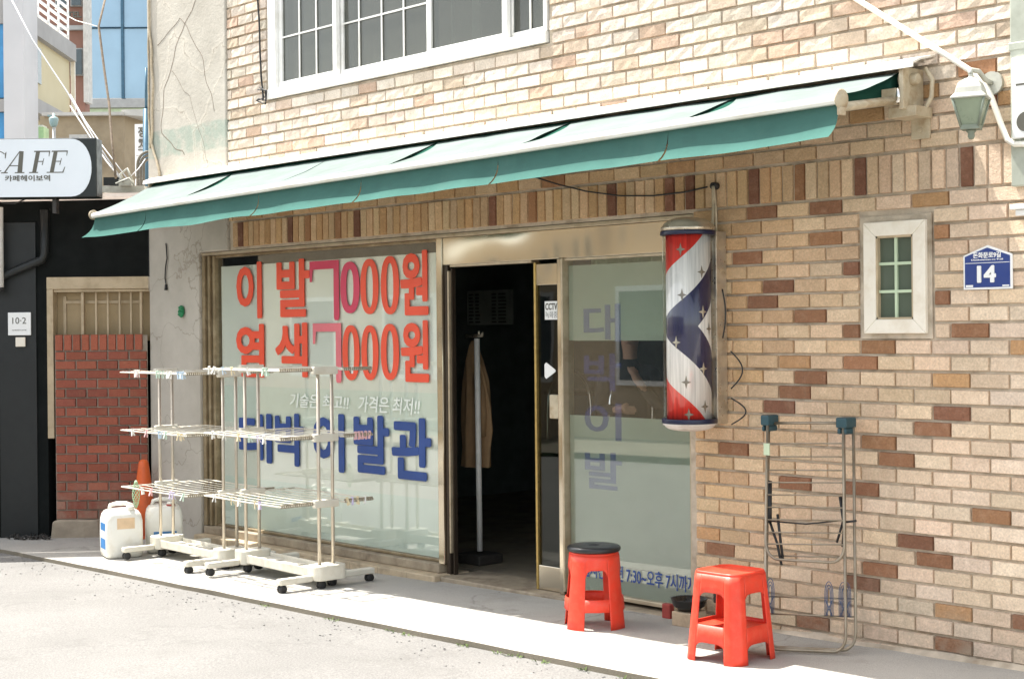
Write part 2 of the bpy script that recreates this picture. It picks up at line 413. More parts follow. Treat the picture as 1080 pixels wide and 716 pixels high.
BASE = {}
def thing(name, label, cat, loc=(0, 0, 0), rz=0, group=None, local=False):
    o = bpy.data.objects.new(name, None); COL.objects.link(o); o.empty_display_size = .1
    o.location = loc; o.rotation_euler = (0, 0, rz); o['label'] = label; o['category'] = cat
    if group: o['group'] = group
    BASE[o.name] = Vector((0, 0, 0)) if local else Vector(loc)
    return o
def build(name, mb, mats, parent=None, bevel=0, smooth=False, label=None, cat=None, group=None, kind=None, loc=None, wn=True, solid=0, subsurf=0):
    bm = mb.bm
    off = BASE[parent.name] if parent else Vector(loc or (0, 0, 0))
    if off.length: bmesh.ops.translate(bm, verts=bm.verts, vec=-off)
    bmesh.ops.remove_doubles(bm, verts=bm.verts, dist=1e-6) if bevel or solid or subsurf else None
    bmesh.ops.recalc_face_normals(bm, faces=bm.faces)
    me = bpy.data.meshes.new(name); bm.to_mesh(me); bm.free()
    for m in (mats if isinstance(mats, (list, tuple)) else [mats]): me.materials.append(MATS[m])
    if smooth:
        for p in me.polygons: p.use_smooth = True
    o = bpy.data.objects.new(name, me); COL.objects.link(o)
    if parent: o.parent = parent; BASE[o.name] = off
    else: o.location = off; BASE[o.name] = off
    if solid:
        s = o.modifiers.new('solid', 'SOLIDIFY'); s.thickness = solid; s.offset = 0
    if bevel:
        b = o.modifiers.new('bevel', 'BEVEL'); b.width = bevel; b.segments = 2; b.limit_method = 'ANGLE'; b.angle_limit = R(35)
    if subsurf:
        s = o.modifiers.new('sub', 'SUBSURF'); s.levels = subsurf; s.render_levels = subsurf
    for k, v in (('label', label), ('category', cat), ('group', group), ('kind', kind)):
        if v: o[k] = v
    return o
def copy_tree(o, parent=None):
    c = o.copy(); COL.objects.link(c); BASE[c.name] = BASE.get(o.name, Vector())
    if parent: c.parent = parent
    for ch in [x for x in COL.objects if x.parent == o]: copy_tree(ch, c)
    return c

def text_mesh(txt, x0, x1, z0, z1, y, bold=.02, depth=.002, shear=0, mb=None, mi=0, heavy=0):
    cu = bpy.data.curves.new('t', 'FONT'); cu.body = txt; cu.size = 1; cu.offset = bold; cu.extrude = .5; cu.resolution_u = 3
    cu.shear = shear
    ob = bpy.data.objects.new('t', cu); COL.objects.link(ob)
    dg = bpy.context.evaluated_depsgraph_get(); dg.update()
    me = bpy.data.meshes.new_from_object(ob.evaluated_get(dg))
    bpy.data.objects.remove(ob); bpy.data.curves.remove(cu)
    vs = [v.co for v in me.vertices]
    if vs:
        ax0, ax1 = min(v.x for v in vs), max(v.x for v in vs); ay0, ay1 = min(v.y for v in vs), max(v.y for v in vs)
        for v in me.vertices:
            x, yy, z = v.co
            v.co = (x0+(x-ax0)/(ax1-ax0)*(x1-x0), y-(depth if z > 0 else 0), z0+(yy-ay0)/(ay1-ay0)*(z1-z0))
    mb = mb or MB()
    if heavy:
        base = [v.co.copy() for v in me.vertices]
        for k, (dx, dz) in enumerate(((0, 0), (-1, 0), (1, 0), (0, -1), (0, 1), (-.7, -.7), (.7, .7), (-.7, .7), (.7, -.7))):
            for v, b in zip(me.vertices, base): v.co = b+Vector((dx*heavy, -.00025*k, dz*heavy))
            mb.add_mesh(me, mi=mi)
    else: mb.add_mesh(me, mi=mi)
    bpy.data.meshes.remove(me)
    return mb

SLOPE = .0145
def G(x): return SLOPE*(x+3.85)

# ------------------------------------------------------------------ ground
def sheet(name, x0, x1, y0, y1, h, mat, nx=1):
    mb = MB()
    for i in range(nx):
        a = x0+(x1-x0)*i/nx; b = x0+(x1-x0)*(i+1)/nx
        mb.face([(a, y0, G(a)+h), (b, y0, G(b)+h), (b, y1, G(b)+h), (a, y1, G(a)+h)])
    return build(name, mb, mat, kind='structure')
sheet('ground', -300, 300, -300, 300, -.12, 'road_concrete')
sheet('road', -70, 40, -8.0, -1.25, -.028, 'road_concrete')
def slab(name, x0, x1, y0, y1, h0, h1, mat, wob=0):
    mb = MB(); n = 60
    for i in range(n):
        a = x0+(x1-x0)*i/n; b = x0+(x1-x0)*(i+1)/n
        wa = wob*noise.noise((a*2.1, 0, 3)); wb = wob*noise.noise((b*2.1, 0, 3))
        p = [(a, y0+wa, G(a)+h1), (b, y0+wb, G(b)+h1), (b, y1, G(b)+h1), (a, y1, G(a)+h1)]
        mb.face(p)
        mb.face([(a, y0+wa, G(a)+h0), (b, y0+wb, G(b)+h0), p[1], p[0]], 1)
    return build(name, mb, [mat, 'kerb_concrete'], kind='structure')
slab('pavement', -15.0, 6, -1.25, .5, -.06, 0, 'pavement_concrete', .018)
slab('pavement_opposite', -40, 20, -10.4, -8.0, -.06, .06, 'kerb_concrete')  # surface darkened to stand in for shade on the far side

# ------------------------------------------------------------------ barber shop building
shop = thing('barber_shop', 'tan brick barber shop with glass shopfront, open door and white framed upper window', 'shop building', (-7, 0, 0))
HOLES = [(-10.50, -5.42, -.3, 2.205), (-4.33, -3.93, 1.515, 2.115), (-9.53, -6.53, 3.300, 4.75)]
XL, XR, ZT = -10.08, -1.6, 6.0

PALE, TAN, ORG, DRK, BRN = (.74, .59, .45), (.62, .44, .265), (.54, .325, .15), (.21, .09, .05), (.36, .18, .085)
UPP = (.66, .55, .435)
DARKS = [(-4.929,2.18),(-4.534,2.17),(-5.032,1.94),(-4.395,1.867),(-4.832,1.788),(-4.941,1.706),(-4.639,1.633),(-4.399,1.558),(-4.347,1.398),(-4.64,1.317),(-4.745,1.237),(-4.839,1.157),(-3.848,1.164),(-3.937,1.086),(-3.88,1.709),(-3.738,1.553),(-4.143,.932),(-4.299,.773),(-4.059,.542),(-3.949,.463),(-4.262,.386),(-4.304,.302),(-4.652,.062),(-3.868,.067),(-3.519,.224),(-4.739,.761),(-5.258,.365),(-5.147,.921),(-3.748,2.756),(-3.74,2.622)]
BROWNS = [(-4.533,2.026),(-4.479,2.018),(-4.245,1.469),(-4.247,1.01),(-3.876,2.02),(-3.655,.704),(-6.495,2.471)]
UPS = [(-9.759,3.481),(-8.349,3.271),(-6.445,3.15),(-8.97,2.958),(-9.766,3.086),(-4.682,3.062),(-5.617,3.172),(-6.059,2.823),(-6.693,3.038),(-8.412,2.719),(-4.834,2.985),(-3.785,3.011),(-7.639,3.09),(-9.329,2.902)]
SOLD = {-5.017: 0, -4.712: 1, -4.335: 0, -3.743: 0, -6.047: 0, -5.574: 0, -5.423: 0, -7.086: 0, -6.69: 1, -9.91: 0, -9.233: 0, -9.003: 1, -8.682: 1, -8.45: 0}
def jit(c, a=.15):
    k = 1+random.uniform(-a, a); return tuple(min(.9, v*k*(1+random.uniform(-.02, .02))) for v in c)
def lerp(a, b, t): return tuple(x+(y-x)*t for x, y in zip(a, b))

bw = MB()
def brick(x0, x1, z0, z1, tone, mi, rough):
    """one brick: chamfered arrises, its own depth and tilt; split faced ones get an uneven front"""
    d = random.uniform(.007, .013); e = .0035
    tx = random.uniform(-.0015, .0015); tz = random.uniform(-.0015, .0015)
    nx, nz = (4, 2) if rough else (1, 1)
    g = {}
    for i in range(nx+1):
        for j in range(nz+1):
            x = x0+e+(x1-x0-2*e)*i/nx; z = z0+e+(z1-z0-2*e)*j/nz
            y = -d+tx*(i/nx-.5)*2+tz*(j/nz-.5)*2
            if rough: y += random.uniform(-.0035, .0015)*(1.0 if 0 < i < nx or 0 < j < nz else .5)
            else:
                x += random.uniform(-.001, .001); z += random.uniform(-.001, .001)
            g[i, j] = (x, y, z)
    for i in range(nx):
        for j in range(nz): bw.face([g[i, j], g[i+1, j], g[i+1, j+1], g[i, j+1]], mi, tone)
    yb = .008
    for i in range(nx):
        f = (i)/nx; h = (i+1)/nx
        bw.face([(x0+(x1-x0)*f, yb, z0), (x0+(x1-x0)*h, yb, z0), g[i+1, 0], g[i, 0]], mi, tone)
        bw.face([g[i, nz], g[i+1, nz], (x0+(x1-x0)*h, yb, z1), (x0+(x1-x0)*f, yb, z1)], mi, tone)
    for j in range(nz):
        f = j/nz; h = (j+1)/nz
        bw.face([(x0, yb, z0+(z1-z0)*f), g[0, j], g[0, j+1], (x0, yb, z0+(z1-z0)*h)], mi, tone)
        bw.face([g[nx, j], (x1, yb, z0+(z1-z0)*f), (x1, yb, z0+(z1-z0)*h), g[nx, j+1]], mi, tone)
def near(lst, x0, x1, zc, tol=.03):
    return any(x0-.01 <= a <= x1+.01 and abs(z-zc) < tol for a, z in lst)
def row(z0, z1, phase, upper):
    zc = (z0+z1)/2; p = .2012; J = .006
    k = math.floor((XL-phase)/p)
    while phase+k*p < XR:
        a, b = phase+k*p+J/1.0, phase+(k+1)*p-0
        k += 1
        segs = [(max(a, XL), min(b, XR))]
        for h0, h1, q0, q1 in HOLES:
            if q0 < zc < q1+.02 or (q0-.03 < zc < q1):
                ns = []
                for s0, s1 in segs:
                    if s1 <= h0-.012 or s0 >= h1+.012: ns.append((s0, s1)); continue
                    if s0 < h0-.012: ns.append((s0, h0-.012))
                    if s1 > h1+.012: ns.append((h1+.012, s1))
                segs = ns
        for s0, s1 in segs:
            if s1-s0 < .03: continue
            xc = (s0+s1)/2
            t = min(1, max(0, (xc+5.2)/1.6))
            if upper:
                r = random.random()
                tone = lerp(UPP, (.72, .635, .535), random.random())
                if near(UPS, s0, s1, zc, .035) or r < .03: tone = (.52, .37, .27)
                elif r < .15: tone = lerp(UPP, (.57, .44, .32), .8)
            else:
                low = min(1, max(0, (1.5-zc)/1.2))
                tone = lerp(lerp(ORG, TAN, random.random()), lerp(PALE, TAN, random.random()*.45), min(1, t*.95+low*.3))  # bricks near the awning stay deeper orange: its shade painted into the tone
                r = random.random()
                if near(DARKS, s0, s1, zc): tone = lerp(DRK, BRN, random.random()*.6)
                elif near(BROWNS, s0, s1, zc): tone = BRN
                elif r < .05: tone = lerp(BRN, ORG, .6)
            if upper and near(DARKS, s0, s1, zc): tone = BRN
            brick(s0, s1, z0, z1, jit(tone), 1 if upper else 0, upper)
zc = 2.18; n = 0
while zc > -.15:
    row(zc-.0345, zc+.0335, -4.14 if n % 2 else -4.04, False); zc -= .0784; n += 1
ph = -3.781; k = math.floor((XL-ph)/.0735)
while ph+k*.0735 < XR:
    a, b = ph+k*.0735+.005, ph+(k+1)*.0735-.003; k += 1
    if a < XL: continue
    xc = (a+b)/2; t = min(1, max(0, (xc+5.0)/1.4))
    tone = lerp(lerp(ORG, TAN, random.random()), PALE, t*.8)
    for sxx, kind in SOLD.items():
        if a-.004 <= sxx <= b+.004: tone = BRN if kind else DRK
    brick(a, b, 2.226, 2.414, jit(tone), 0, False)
zc = 2.463; n = 0
while zc < ZT:
    row(zc-.0345, zc+.0335, -4.09 if n % 2 else -3.99, zc > 2.70); zc += .0784; n += 1
# mortar sheet behind the bricks, with reveals round each opening
xs = sorted({XL, XR, *[h[0] for h in HOLES], *[h[1] for h in HOLES]}); xs = [x for x in xs if XL <= x <= XR]
zs = sorted({-.4, ZT, *[h[2] for h in HOLES], *[h[3] for h in HOLES]})
def in_hole(x, z): return any(a < x < b and c < z < d for a, b, c, d in HOLES)
for x0, x1 in zip(xs, xs[1:]):
    for z0, z1 in zip(zs, zs[1:]):
        if not in_hole((x0+x1)/2, (z0+z1)/2):
            bw.face([(x0, .003, z0), (x1, .003, z0), (x1, .003, z1), (x0, .003, z1)], 2, (.5, .4, .3))
for a, b, c, d in HOLES:
    a2 = max(a, XL)
    for q in (((a2, c), (b, c)), ((a2, d), (b, d)), ((b, c), (b, d))) + ((((a, c), (a, d)),) if a > XL else ()):
        (p0, q0), (p1, q1) = q
        bw.face([(p0, .003, q0), (p1, .003, q1), (p1, .22, q1), (p0, .22, q0)], 2, (.5, .4, .3))
build('brick_wall', bw, ['facade_brick', 'split_face_brick', 'mortar'], shop)
# cement surround of the small window
sw = MB(); a, b, c, d = HOLES[1]
build('side_wall', MB().box(-11.27, -11.10, .2, 6, -.4, 6), 'mortar', shop)
build('back_wall', MB().box(-11.0, -1.6, 5.8, 6, -.4, 6), 'mortar', shop)
build('end_wall', MB().box(-1.75, -1.6, .02, 5.79, -.4, 5.95), 'mortar', shop)
build('roof', MB().box(-11.3, -1.58, .02, 6.02, 6.02, 6.12), 'grey_concrete', shop)
build('upper_floor', MB().box(-11.08, -1.77, .25, 5.78, 2.55, 2.7), 'interior_wall', shop)
build('upper_room_wall', MB().box(-11.08, -1.77, 2.2, 2.3, 2.72, 5.9), 'grey_concrete', shop)
fm = MB(); n = 80; pr_ = None
for i in range(n+1):
    x = -5.41+(-1.65+5.41)*i/n; h_ = .022+.018*noise.noise((x*4, 1, 2)); d_ = .030+.022*noise.noise((x*3, 5, 2))
    q = [fm.bm.verts.new(p) for p in ((x, -.011-d_, G(x)-.004), (x, -.011-d_*.4, G(x)+h_*.55), (x, -.006, G(x)+h_), (x, .02, G(x)+h_), (x, .02, G(x)-.03))]
    if pr_:
        for k in range(4): fm.bm.faces.new((pr_[k], q[k], q[k+1], pr_[k+1]))
    pr_ = q
build('cement_fillet', fm, 'mortar', shop)
# concrete column and lintel end on the left
cm = MB()
pl = [(-11.28, -.4), (-10.50, -.4), (-10.50, 2.205), (-10.085, 2.205), (-10.085, 6.0), (-11.28, 6.0)]
cm.prism(pl, -.022, .19)
build('concrete_column', cm, 'column_plaster', shop, bevel=.012)
# dirt streak cable + trailing stem on the column
def wig(pts, amp, n=8, seed=0):
    out = []
    P = [Vector(p) for p in pts]
    for a, b in zip(P, P[1:]):
        for i in range(n):
            q = a.lerp(b, i/n); s = q*5+Vector((seed, seed*2, 0))
            out.append(q+Vector((noise.noise(s), 0, noise.noise(s+Vector((9, 0, 0)))))*amp)
    return out+[P[-1]]
vm = MB(); vm.tube(wig([(-11.24, -.035, 5.0), (-11.21, -.035, 4.2), (-11.17, -.035, 3.6), (-11.19, -.035, 3.15), (-11.05, -.035, 2.80)], .03), .011, 6)
vm.tube(wig([(-11.24, -.03, 4.1), (-11.25, -.03, 3.6), (-11.23, -.03, 3.1)], .02, seed=4), .008, 6)
build('dry_vine', vm, 'rope', None, label='dry brown vine stem climbing the left edge of the concrete column', cat='vine', loc=(-11.2, -.03, 2.8))
for nm, pts, r in (('crack_ridge', [(-10.3, -.024, 4.4), (-10.7, -.024, 4.05), (-11.0, -.024, 3.55), (-11.05, -.024, 3.2), (-10.7, -.024, 3.0)], .006),
                   ('crack_ridge', [(-11.1, -.024, 3.9), (-10.75, -.024, 4.1), (-10.45, -.024, 3.8), (-10.25, -.024, 3.3)], .006),
                   ('crack_ridge', [(-10.9, -.024, 3.7), (-10.6, -.024, 3.45), (-10.35, -.024, 2.9)], .005)):
    build(nm, MB().tube(wig([(a_, -.0195, c_) for a_, _b, c_ in pts], .05, 10, 2), r*.8, 5), 'cable_brown', shop)

# upper window
wf = MB(); y0, y1 = -.012, .10
wx0, wx1, wz0, wz1 = -9.52, -6.54, 3.305, 4.745
F = lambda mb, x0, x1, z0, z1, ya, yb: mb.box(x0, x1, ya, yb, z0, z1)
F(wf, wx0, wx0+.10, wz0+.072, wz1, y0, y1); F(wf, wx1-.03, wx1, wz0+.072, wz1, y0, y1)
F(wf, wx0, wx1, wz1+.001, wz1+.0045, y0, y1)
F(wf, wx0, wx1, wz0, wz0+.07, y0-.012, y1)
up = build('window', wf, 'pvc_white', shop, bevel=.006)
def sash(x0, x1, ya, cols, hz, mat='pane_upper', fw=.045, lite=.012):
    f = MB(); z0, z1 = wz0+.074, wz1-.006
    f.box(x0, x0+fw, ya, ya+.035, z0, z1); f.box(x1-fw, x1, ya, ya+.035, z0, z1)
    f.box(x0+fw, x1-fw, ya, ya+.035, z0, z0+fw); f.box(x0+fw, x1-fw, ya, ya+.035, z1-fw, z1)
    build('sash', f, 'pvc_white', up, bevel=.004)
    g = MB(); g.box(x0+fw, x1-fw, ya+.016, ya+.020, z0+fw, z1-fw); build('pane', g, mat, up)
    if cols:
        m = MB()
        for c in cols: m.box(c-lite/2, c+lite/2, ya+.006, ya+.013, z0+fw, z1-fw)
        for h in hz: m.box(x0+fw, x1-fw, ya+.004, ya+.011, h-lite/2, h+lite/2)
        build('glazing_bar', m, 'pvc_white', up)
sash(-9.42, -8.70, .015, [-9.16, -8.95], [3.75, 4.15])
sash(-8.72, -7.66, .055, [-8.495, -8.24, -8.0], [3.75, 4.15])
sash(-7.70, -6.92, .012, None, [])
sash(-6.96, -6.58, .055, [-6.76], [])
build('blind', MB().box(-9.46, -8.78, .24, .25, wz0, wz1), 'blind_grey', up); build('cardboard', MB().box(-8.72, -7.72, .45, .46, wz0-.2, wz1), 'beige_panel', up)
im = MB(); im.box(-7.345, -7.27, .10, .12, wz0+.08, wz1); im.box(-7.55, -7.535, .10, .12, wz0+.08, wz1)
build('inner_sash', im, 'cream_frame', up)

# small casement window
a, b, c, d = HOLES[1]
fr = MB(); x0, x1, z0, z1 = -4.302, -3.955, 1.540, 2.086; w = .069
fr.prism([(x0, z0), (x1, z0), (x1-w, z0+w), (x0+w, z0+w)], -.030, .06); fr.prism([(x0, z1), (x0+w, z1-w), (x1-w, z1-w), (x1, z1)], -.030, .06)
fr.prism([(x0, z0+.0005), (x0+w, z0+w), (x0+w, z1-w), (x0, z1)], -.0295, .06); fr.prism([(x1, z0), (x1, z1), (x1-w, z1-w), (x1-w, z0+w)], -.0295, .06)
small = build('window', fr, 'cream_frame', shop, bevel=.004)
s = MB()
s.box(a, b, -.008, .02, z1, d); s.box(a, b, -.008, .02, c, z0); s.box(a, x0, -.008, .02, z0, z1); s.box(x1, b, -.008, .02, z0, z1)
build('surround', s, 'mortar', small)
s = MB(); q = .010
for bx in ((x0+w, x0+w+q, z0+w, z1-w), (x1-w-q, x1-w, z0+w, z1-w), (x0+w, x1-w, z0+w, z0+w+q), (x0+w, x1-w, z1-w-q, z1-w)):
    s.box(bx[0], bx[1], -.022, .01, bx[2], bx[3])
build('bead', s, 'beige_frame', small)
build('pane', MB().box(x0+w, x1-w, .002, .006, z0+w, z1-w), 'pane_small', small)
s = MB(); zm = z0+w; hh = (z1-z0-2*w)/3; xm = (x0+x1)/2
s.box(xm-.007, xm+.007, -.010, .0015, zm, z1-w)
for i in (1, 2): s.box(x0+w, x1-w, -.011, .001, zm+i*hh-.007, zm+i*hh+.007)
build('glazing_bar', s, 'curtain_green', small)
build('back_panel', MB().box(x0+.02, x1-.02, .10, .12, z0+.02, z1-.02), 'interior_wall', small)

# ---- shopfront
build('header', MB().box(-10.50, -5.42, .000, .10, 2.178, 2.202), 'aged_steel', shop, bevel=.004)
pm = MB()
pm.box(-10.48, -7.53, -.105, .20, -.30, -.016)
build('plinth', pm, 'tile_beige', shop, bevel=.008)
tj = MB()
for i in range(9):
    x = -10.3+i*.31; tj.box(x, x+.004, -.1065, -.104, -.2, -.02)
build('tile_joint', tj, 'sill_stone', shop)
build('threshold', MB().box(-7.53, -5.42, -.060, .30, -.30, -.022), 'sill_stone', shop, bevel=.008)
build('sill', MB().box(-10.48, -7.60, -.010, .12, -.015, .042), 'sill_stone', shop, bevel=.006)
# left display window
dw = MB()
for x0, x1, y0 in ((-10.495, -10.455, .0), (-10.445, -10.415, .02), (-10.405, -10.372, .04)): dw.box(x0, x1, y0, .12, .045, 2.176)
dw.box(-10.370, -7.625, .05, .11, .044, .062); dw.box(-10.370, -7.625, .05, .11, 2.158, 2.177)
disp = build('display_window', dw, 'bronze_profile', shop, bevel=.004)
dw = MB(); dw.box(-7.622, -7.565, .01, .12, .043, 2.176); build('jamb', dw, 'mirror_steel', disp, bevel=.004)
build('pane', MB().box(-10.371, -7.623, .078, .084, .062, 2.158), 'pane_clear', disp)
for x0, x1, z0, z1, m, yy in ((-10.345, -7.625, 1.662, 2.090, 'film_pale', .0880), (-10.345, -7.625, 1.150, 1.667, 'film_white', .0895), (-10.345, -7.625, .870, 1.155, 'film_mint', .0880),
                      (-10.345, -7.625, .440, .876, 'film_white', .0895), (-10.345, -7.625, .064, .445, 'film_mint', .0880)):
    build('film', MB().box(x0, x1, yy, yy+.001, z0, z1), m, disp)
LY = .076
def zero(mb, x0, x1, z0, z1, t=.062, n=40):
    cx, cz, rx, rz = (x0+x1)/2, (z0+z1)/2, (x1-x0)/2, (z1-z0)/2
    P = [(cx+rx*math.copysign(abs(math.cos(a))**.85, math.cos(a)), cz+rz*math.copysign(abs(math.sin(a))**.85, math.sin(a))) for a in [2*PI*i/n for i in range(n)]]
    Q = [(cx+(rx-t)*math.copysign(abs(math.cos(a))**.85, math.cos(a)), cz+(rz-t*.75)*math.copysign(abs(math.sin(a))**.85, math.sin(a))) for a in [2*PI*i/n for i in range(n)]]
    for i in range(n):
        j = (i+1) % n
        mb.face([(P[i][0], LY-.002, P[i][1]), (P[j][0], LY-.002, P[j][1]), (Q[j][0], LY-.002, Q[j][1]), (Q[i][0], LY-.002, Q[i][1])])
        mb.face([(P[i][0], LY-.002, P[i][1]), (P[i][0], LY, P[i][1]), (P[j][0], LY, P[j][1]), (P[j][0], LY-.002, P[j][1])])
        mb.face([(Q[i][0], LY-.002, Q[i][1]), (Q[j][0], LY-.002, Q[j][1]), (Q[j][0], LY, Q[j][1]), (Q[i][0], LY, Q[i][1])])
B = .012
for rowi, zz in enumerate(((1.685, 2.100), (1.235, 1.630))):
    mb = MB()
    if rowi == 0:
        text_mesh('이', -10.10, -9.765, zz[0], zz[1], LY, B, mb=mb, heavy=.009); text_mesh('발', -9.55, -9.14, zz[0]+.005, zz[1], LY, B, mb=mb, heavy=.009)
        zero(mb, -8.523, -8.318, 1.69, 2.075); zero(mb, -8.291, -8.091, 1.686, 2.086)
    else:
        text_mesh('염', -10.11, -9.74, zz[0], zz[1]-.005, LY, B, mb=mb, heavy=.009); text_mesh('색', -9.575, -9.175, zz[0]+.01, zz[1], LY, B, mb=mb, heavy=.009)
        zero(mb, -8.741, -8.541, 1.225, 1.615); zero(mb, -8.519, -8.325, 1.229, 1.613); zero(mb, -8.298, -8.098, 1.234, 1.621)
    text_mesh('원', -8.068, -7.788, zz[0], zz[1]+.003, LY, B, mb=mb, heavy=.009)
    build('price_lettering', mb, 'letter_red', disp)
    # tall seven: a flat bar with a lip on its left and a straight stem
    xa, xb, zb, zt = (-9.132, -8.775, 1.652, 2.083) if rowi == 0 else (-9.099, -8.755, 1.204, 1.631)
    s7 = MB(); s7.prism([(xa, zt), (xa, zt-.150), (xa+.025, zt-.150), (xa+.038, zt-.060), (xb-.064, zt-.060), (xb-.064, zb+.02), (xb-.054, zb), (xb-.012, zb), (xb, zb+.02), (xb, zt)], LY-.002, LY)
    build('price_lettering', s7, 'letter_magenta' if rowi == 0 else 'letter_pink', disp)
mb = MB(); zero(mb, -8.759, -8.534, 1.699, 2.065, .07); build('price_lettering', mb, 'letter_magenta', disp)
mb = MB(); text_mesh('기술은 최고!!', -9.40, -8.67, 1.012, 1.117, LY, .012, shear=.15, mb=mb); text_mesh('가격은 최저!!', -8.56, -7.878, 1.005, 1.119, LY, .012, shear=.15, mb=mb)
build('slogan_lettering', mb, 'letter_white', disp)
mb = MB()
for ch, x0, x1, z0, z1 in (('대', -10.09, -9.64, .577, .95), ('박', -9.598, -9.225, .575, .964), ('이', -9.11, -8.728, .565, .981), ('발', -8.617, -8.215, .58, .985), ('관', -8.187, -7.765, .565, .985)):
    text_mesh(ch, x0+.010, x1-.010, z0+.010, z1-.010, LY, .008, mb=mb, heavy=.0115)
build('name_lettering', mb, 'letter_blue', disp)

# transom of polished steel, door frame
build('transom', MB().box(-7.563, -5.46, .020, .10, 2.000, 2.176), 'mirror_steel', shop, bevel=.003)
build('wall_return', MB().box(-5.458, -5.421, .012, .12, -.02, 2.176), 'mortar', shop)
door = thing('x', '', '', (-7, 0, 0)); bpy.data.objects.remove(door); 
dm = MB(); dm.box(-7.563, -7.530, .03, .070, -.021, 1.998)
df = build('door_frame', dm, 'dark_bronze', shop, bevel=.003)
dm = MB(); dm.box(-7.514, -7.502, .045, .075, -.02, 1.975); build('track', dm, 'dark_bronze', df)
dm = MB(); dm.box(-7.5295, -7.515, .025, .060, .12, 1.96); build('seal_strip', dm, 'aged_steel', df, bevel=.004)
dm = MB(); dm.box(-7.505, -6.74, .03, .10, 1.985, 1.999); build('head_rail', dm, 'aged_steel', df)
# sliding leaf parked behind the fixed pane
leaf = build('door', MB().box(-6.715, -6.50, .048, .085, -.018, .13), 'mirror_steel', shop, bevel=.003)
build('top_rail', MB().box(-6.715, -6.50, .048, .085, 1.845, 1.975), 'mirror_steel', leaf, bevel=.003)
build('edge_strip', MB().box(-6.735, -6.716, .044, .090, -.020, 1.985), 'brass_edge', leaf, bevel=.003)
build('pane', MB().box(-6.714, -6.50, .062, .068, .131, 1.844), 'pane_dark', leaf)
build('frosted_strip', MB().box(-6.70, -6.50, .071, .073, .131, .90), 'film_frosted', leaf)
hm = MB(); hm.box(-6.592, -6.512, .030, .061, 1.033, 1.178); build('handle', hm, 'cast_cream', leaf, bevel=.006)
# fixed pane on the right
gm = MB(); gm.box(-6.498, -6.462, .012, .10, -.02, 1.999)
gw = build('shop_window', gm, 'mirror_steel', shop, bevel=.004)
gm = MB(); gm.box(-6.460, -6.445, .006, .10, .0, 1.999); gm.box(-6.444, -5.460, .02, .09, .0, .024); gm.box(-6.444, -5.460, .02, .09, 1.984, 1.999); gm.box(-5.475, -5.460, .021, .089, .0245, 1.9835)
build('frame', gm, 'aged_steel', gw, bevel=.003)
build('pane', MB().box(-6.445, -5.475, .050, .056, .025, 1.984), 'pane_clear', gw)
for z0, z1 in ((1.505, 1.955), (.19, 1.060)):
    build('film', MB().box(-6.443, -5.477, .0575, .0585, z0, z1), 'film_frosted', gw)
mb = MB()
for i, ch in enumerate('대박이발'): text_mesh(ch, -6.32, -6.02, 1.50-.29*i, 1.72-.29*i, .0572, .02, .0008, mb=mb)
build('name_lettering', mb, 'ghost_blue', gw)
mb = text_mesh('영업시간 오전 7:30~오후 7시까지', -6.40, -5.47+.0, .103, .197, .0495, .012)
build('hours_lettering', mb, 'letter_blue', gw)
build('hours_strip', MB().box(-6.443, -5.477, .0575, .0585, .026, .187), 'film_frosted', gw)
# interior shell
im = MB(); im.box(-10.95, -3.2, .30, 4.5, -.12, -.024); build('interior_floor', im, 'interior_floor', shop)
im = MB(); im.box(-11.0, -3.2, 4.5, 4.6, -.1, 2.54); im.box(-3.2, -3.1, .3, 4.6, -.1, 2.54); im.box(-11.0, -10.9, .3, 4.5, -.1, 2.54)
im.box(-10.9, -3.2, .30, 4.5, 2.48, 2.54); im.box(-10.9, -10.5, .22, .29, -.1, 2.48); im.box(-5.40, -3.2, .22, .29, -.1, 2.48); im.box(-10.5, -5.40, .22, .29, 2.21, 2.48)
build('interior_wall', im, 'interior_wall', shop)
# curtain behind the upper film
cu = MB(); n = 70
for i in range(n):
    def cp(i): x = -6.40+.90*i/n; return x, .20+.022*math.sin(i*.9)+.012*math.sin(i*.37+1)
    (xa, ya), (xb, yb) = cp(i), cp(i+1)
    cu.face([(xa, ya, 1.53), (xb, yb, 1.53), (xb, yb, 2.0), (xa, ya, 2.0)])
build('curtain', cu, 'curtain_green', shop, smooth=True)

# ------------------------------------------------------------------ things on the shopfront
def flat_sign(name, label, x0, x1, z0, z1, y, mat, th=.003, cat='sign', group=None, parent=None):
    return build(name, MB().box(x0, x1, y-th, y, z0, z1), mat, None, label=label, cat=cat, loc=((x0+x1)/2, y, z0), group=group)
cc = flat_sign('notice_sign', 'small white CCTV notice taped to the dark glass of the sliding door', -6.652, -6.533, 1.633, 1.745, .0615, 'plate_white')
mb = text_mesh('CCTV', -6.645, -6.542, 1.692, 1.733, .058, .02); build('lettering', mb, 'letter_dark', cc)
mb = text_mesh('녹화중', -6.645, -6.542, 1.643, 1.683, .058, .0); build('lettering', mb, 'letter_grey', cc)
tri = MB()
tp = [(-6.659, 1.285), (-6.645, 1.272), (-6.57, 1.313), (-6.563, 1.322), (-6.57, 1.331), (-6.645, 1.372), (-6.659, 1.360)]
tri.prism(tp, .0585, .0615); build('arrow_sticker', tri, 'plate_white', None, label='white triangular sticker on the sliding door glass below the CCTV notice', cat='sticker', loc=(-6.61, .06, 1.27))

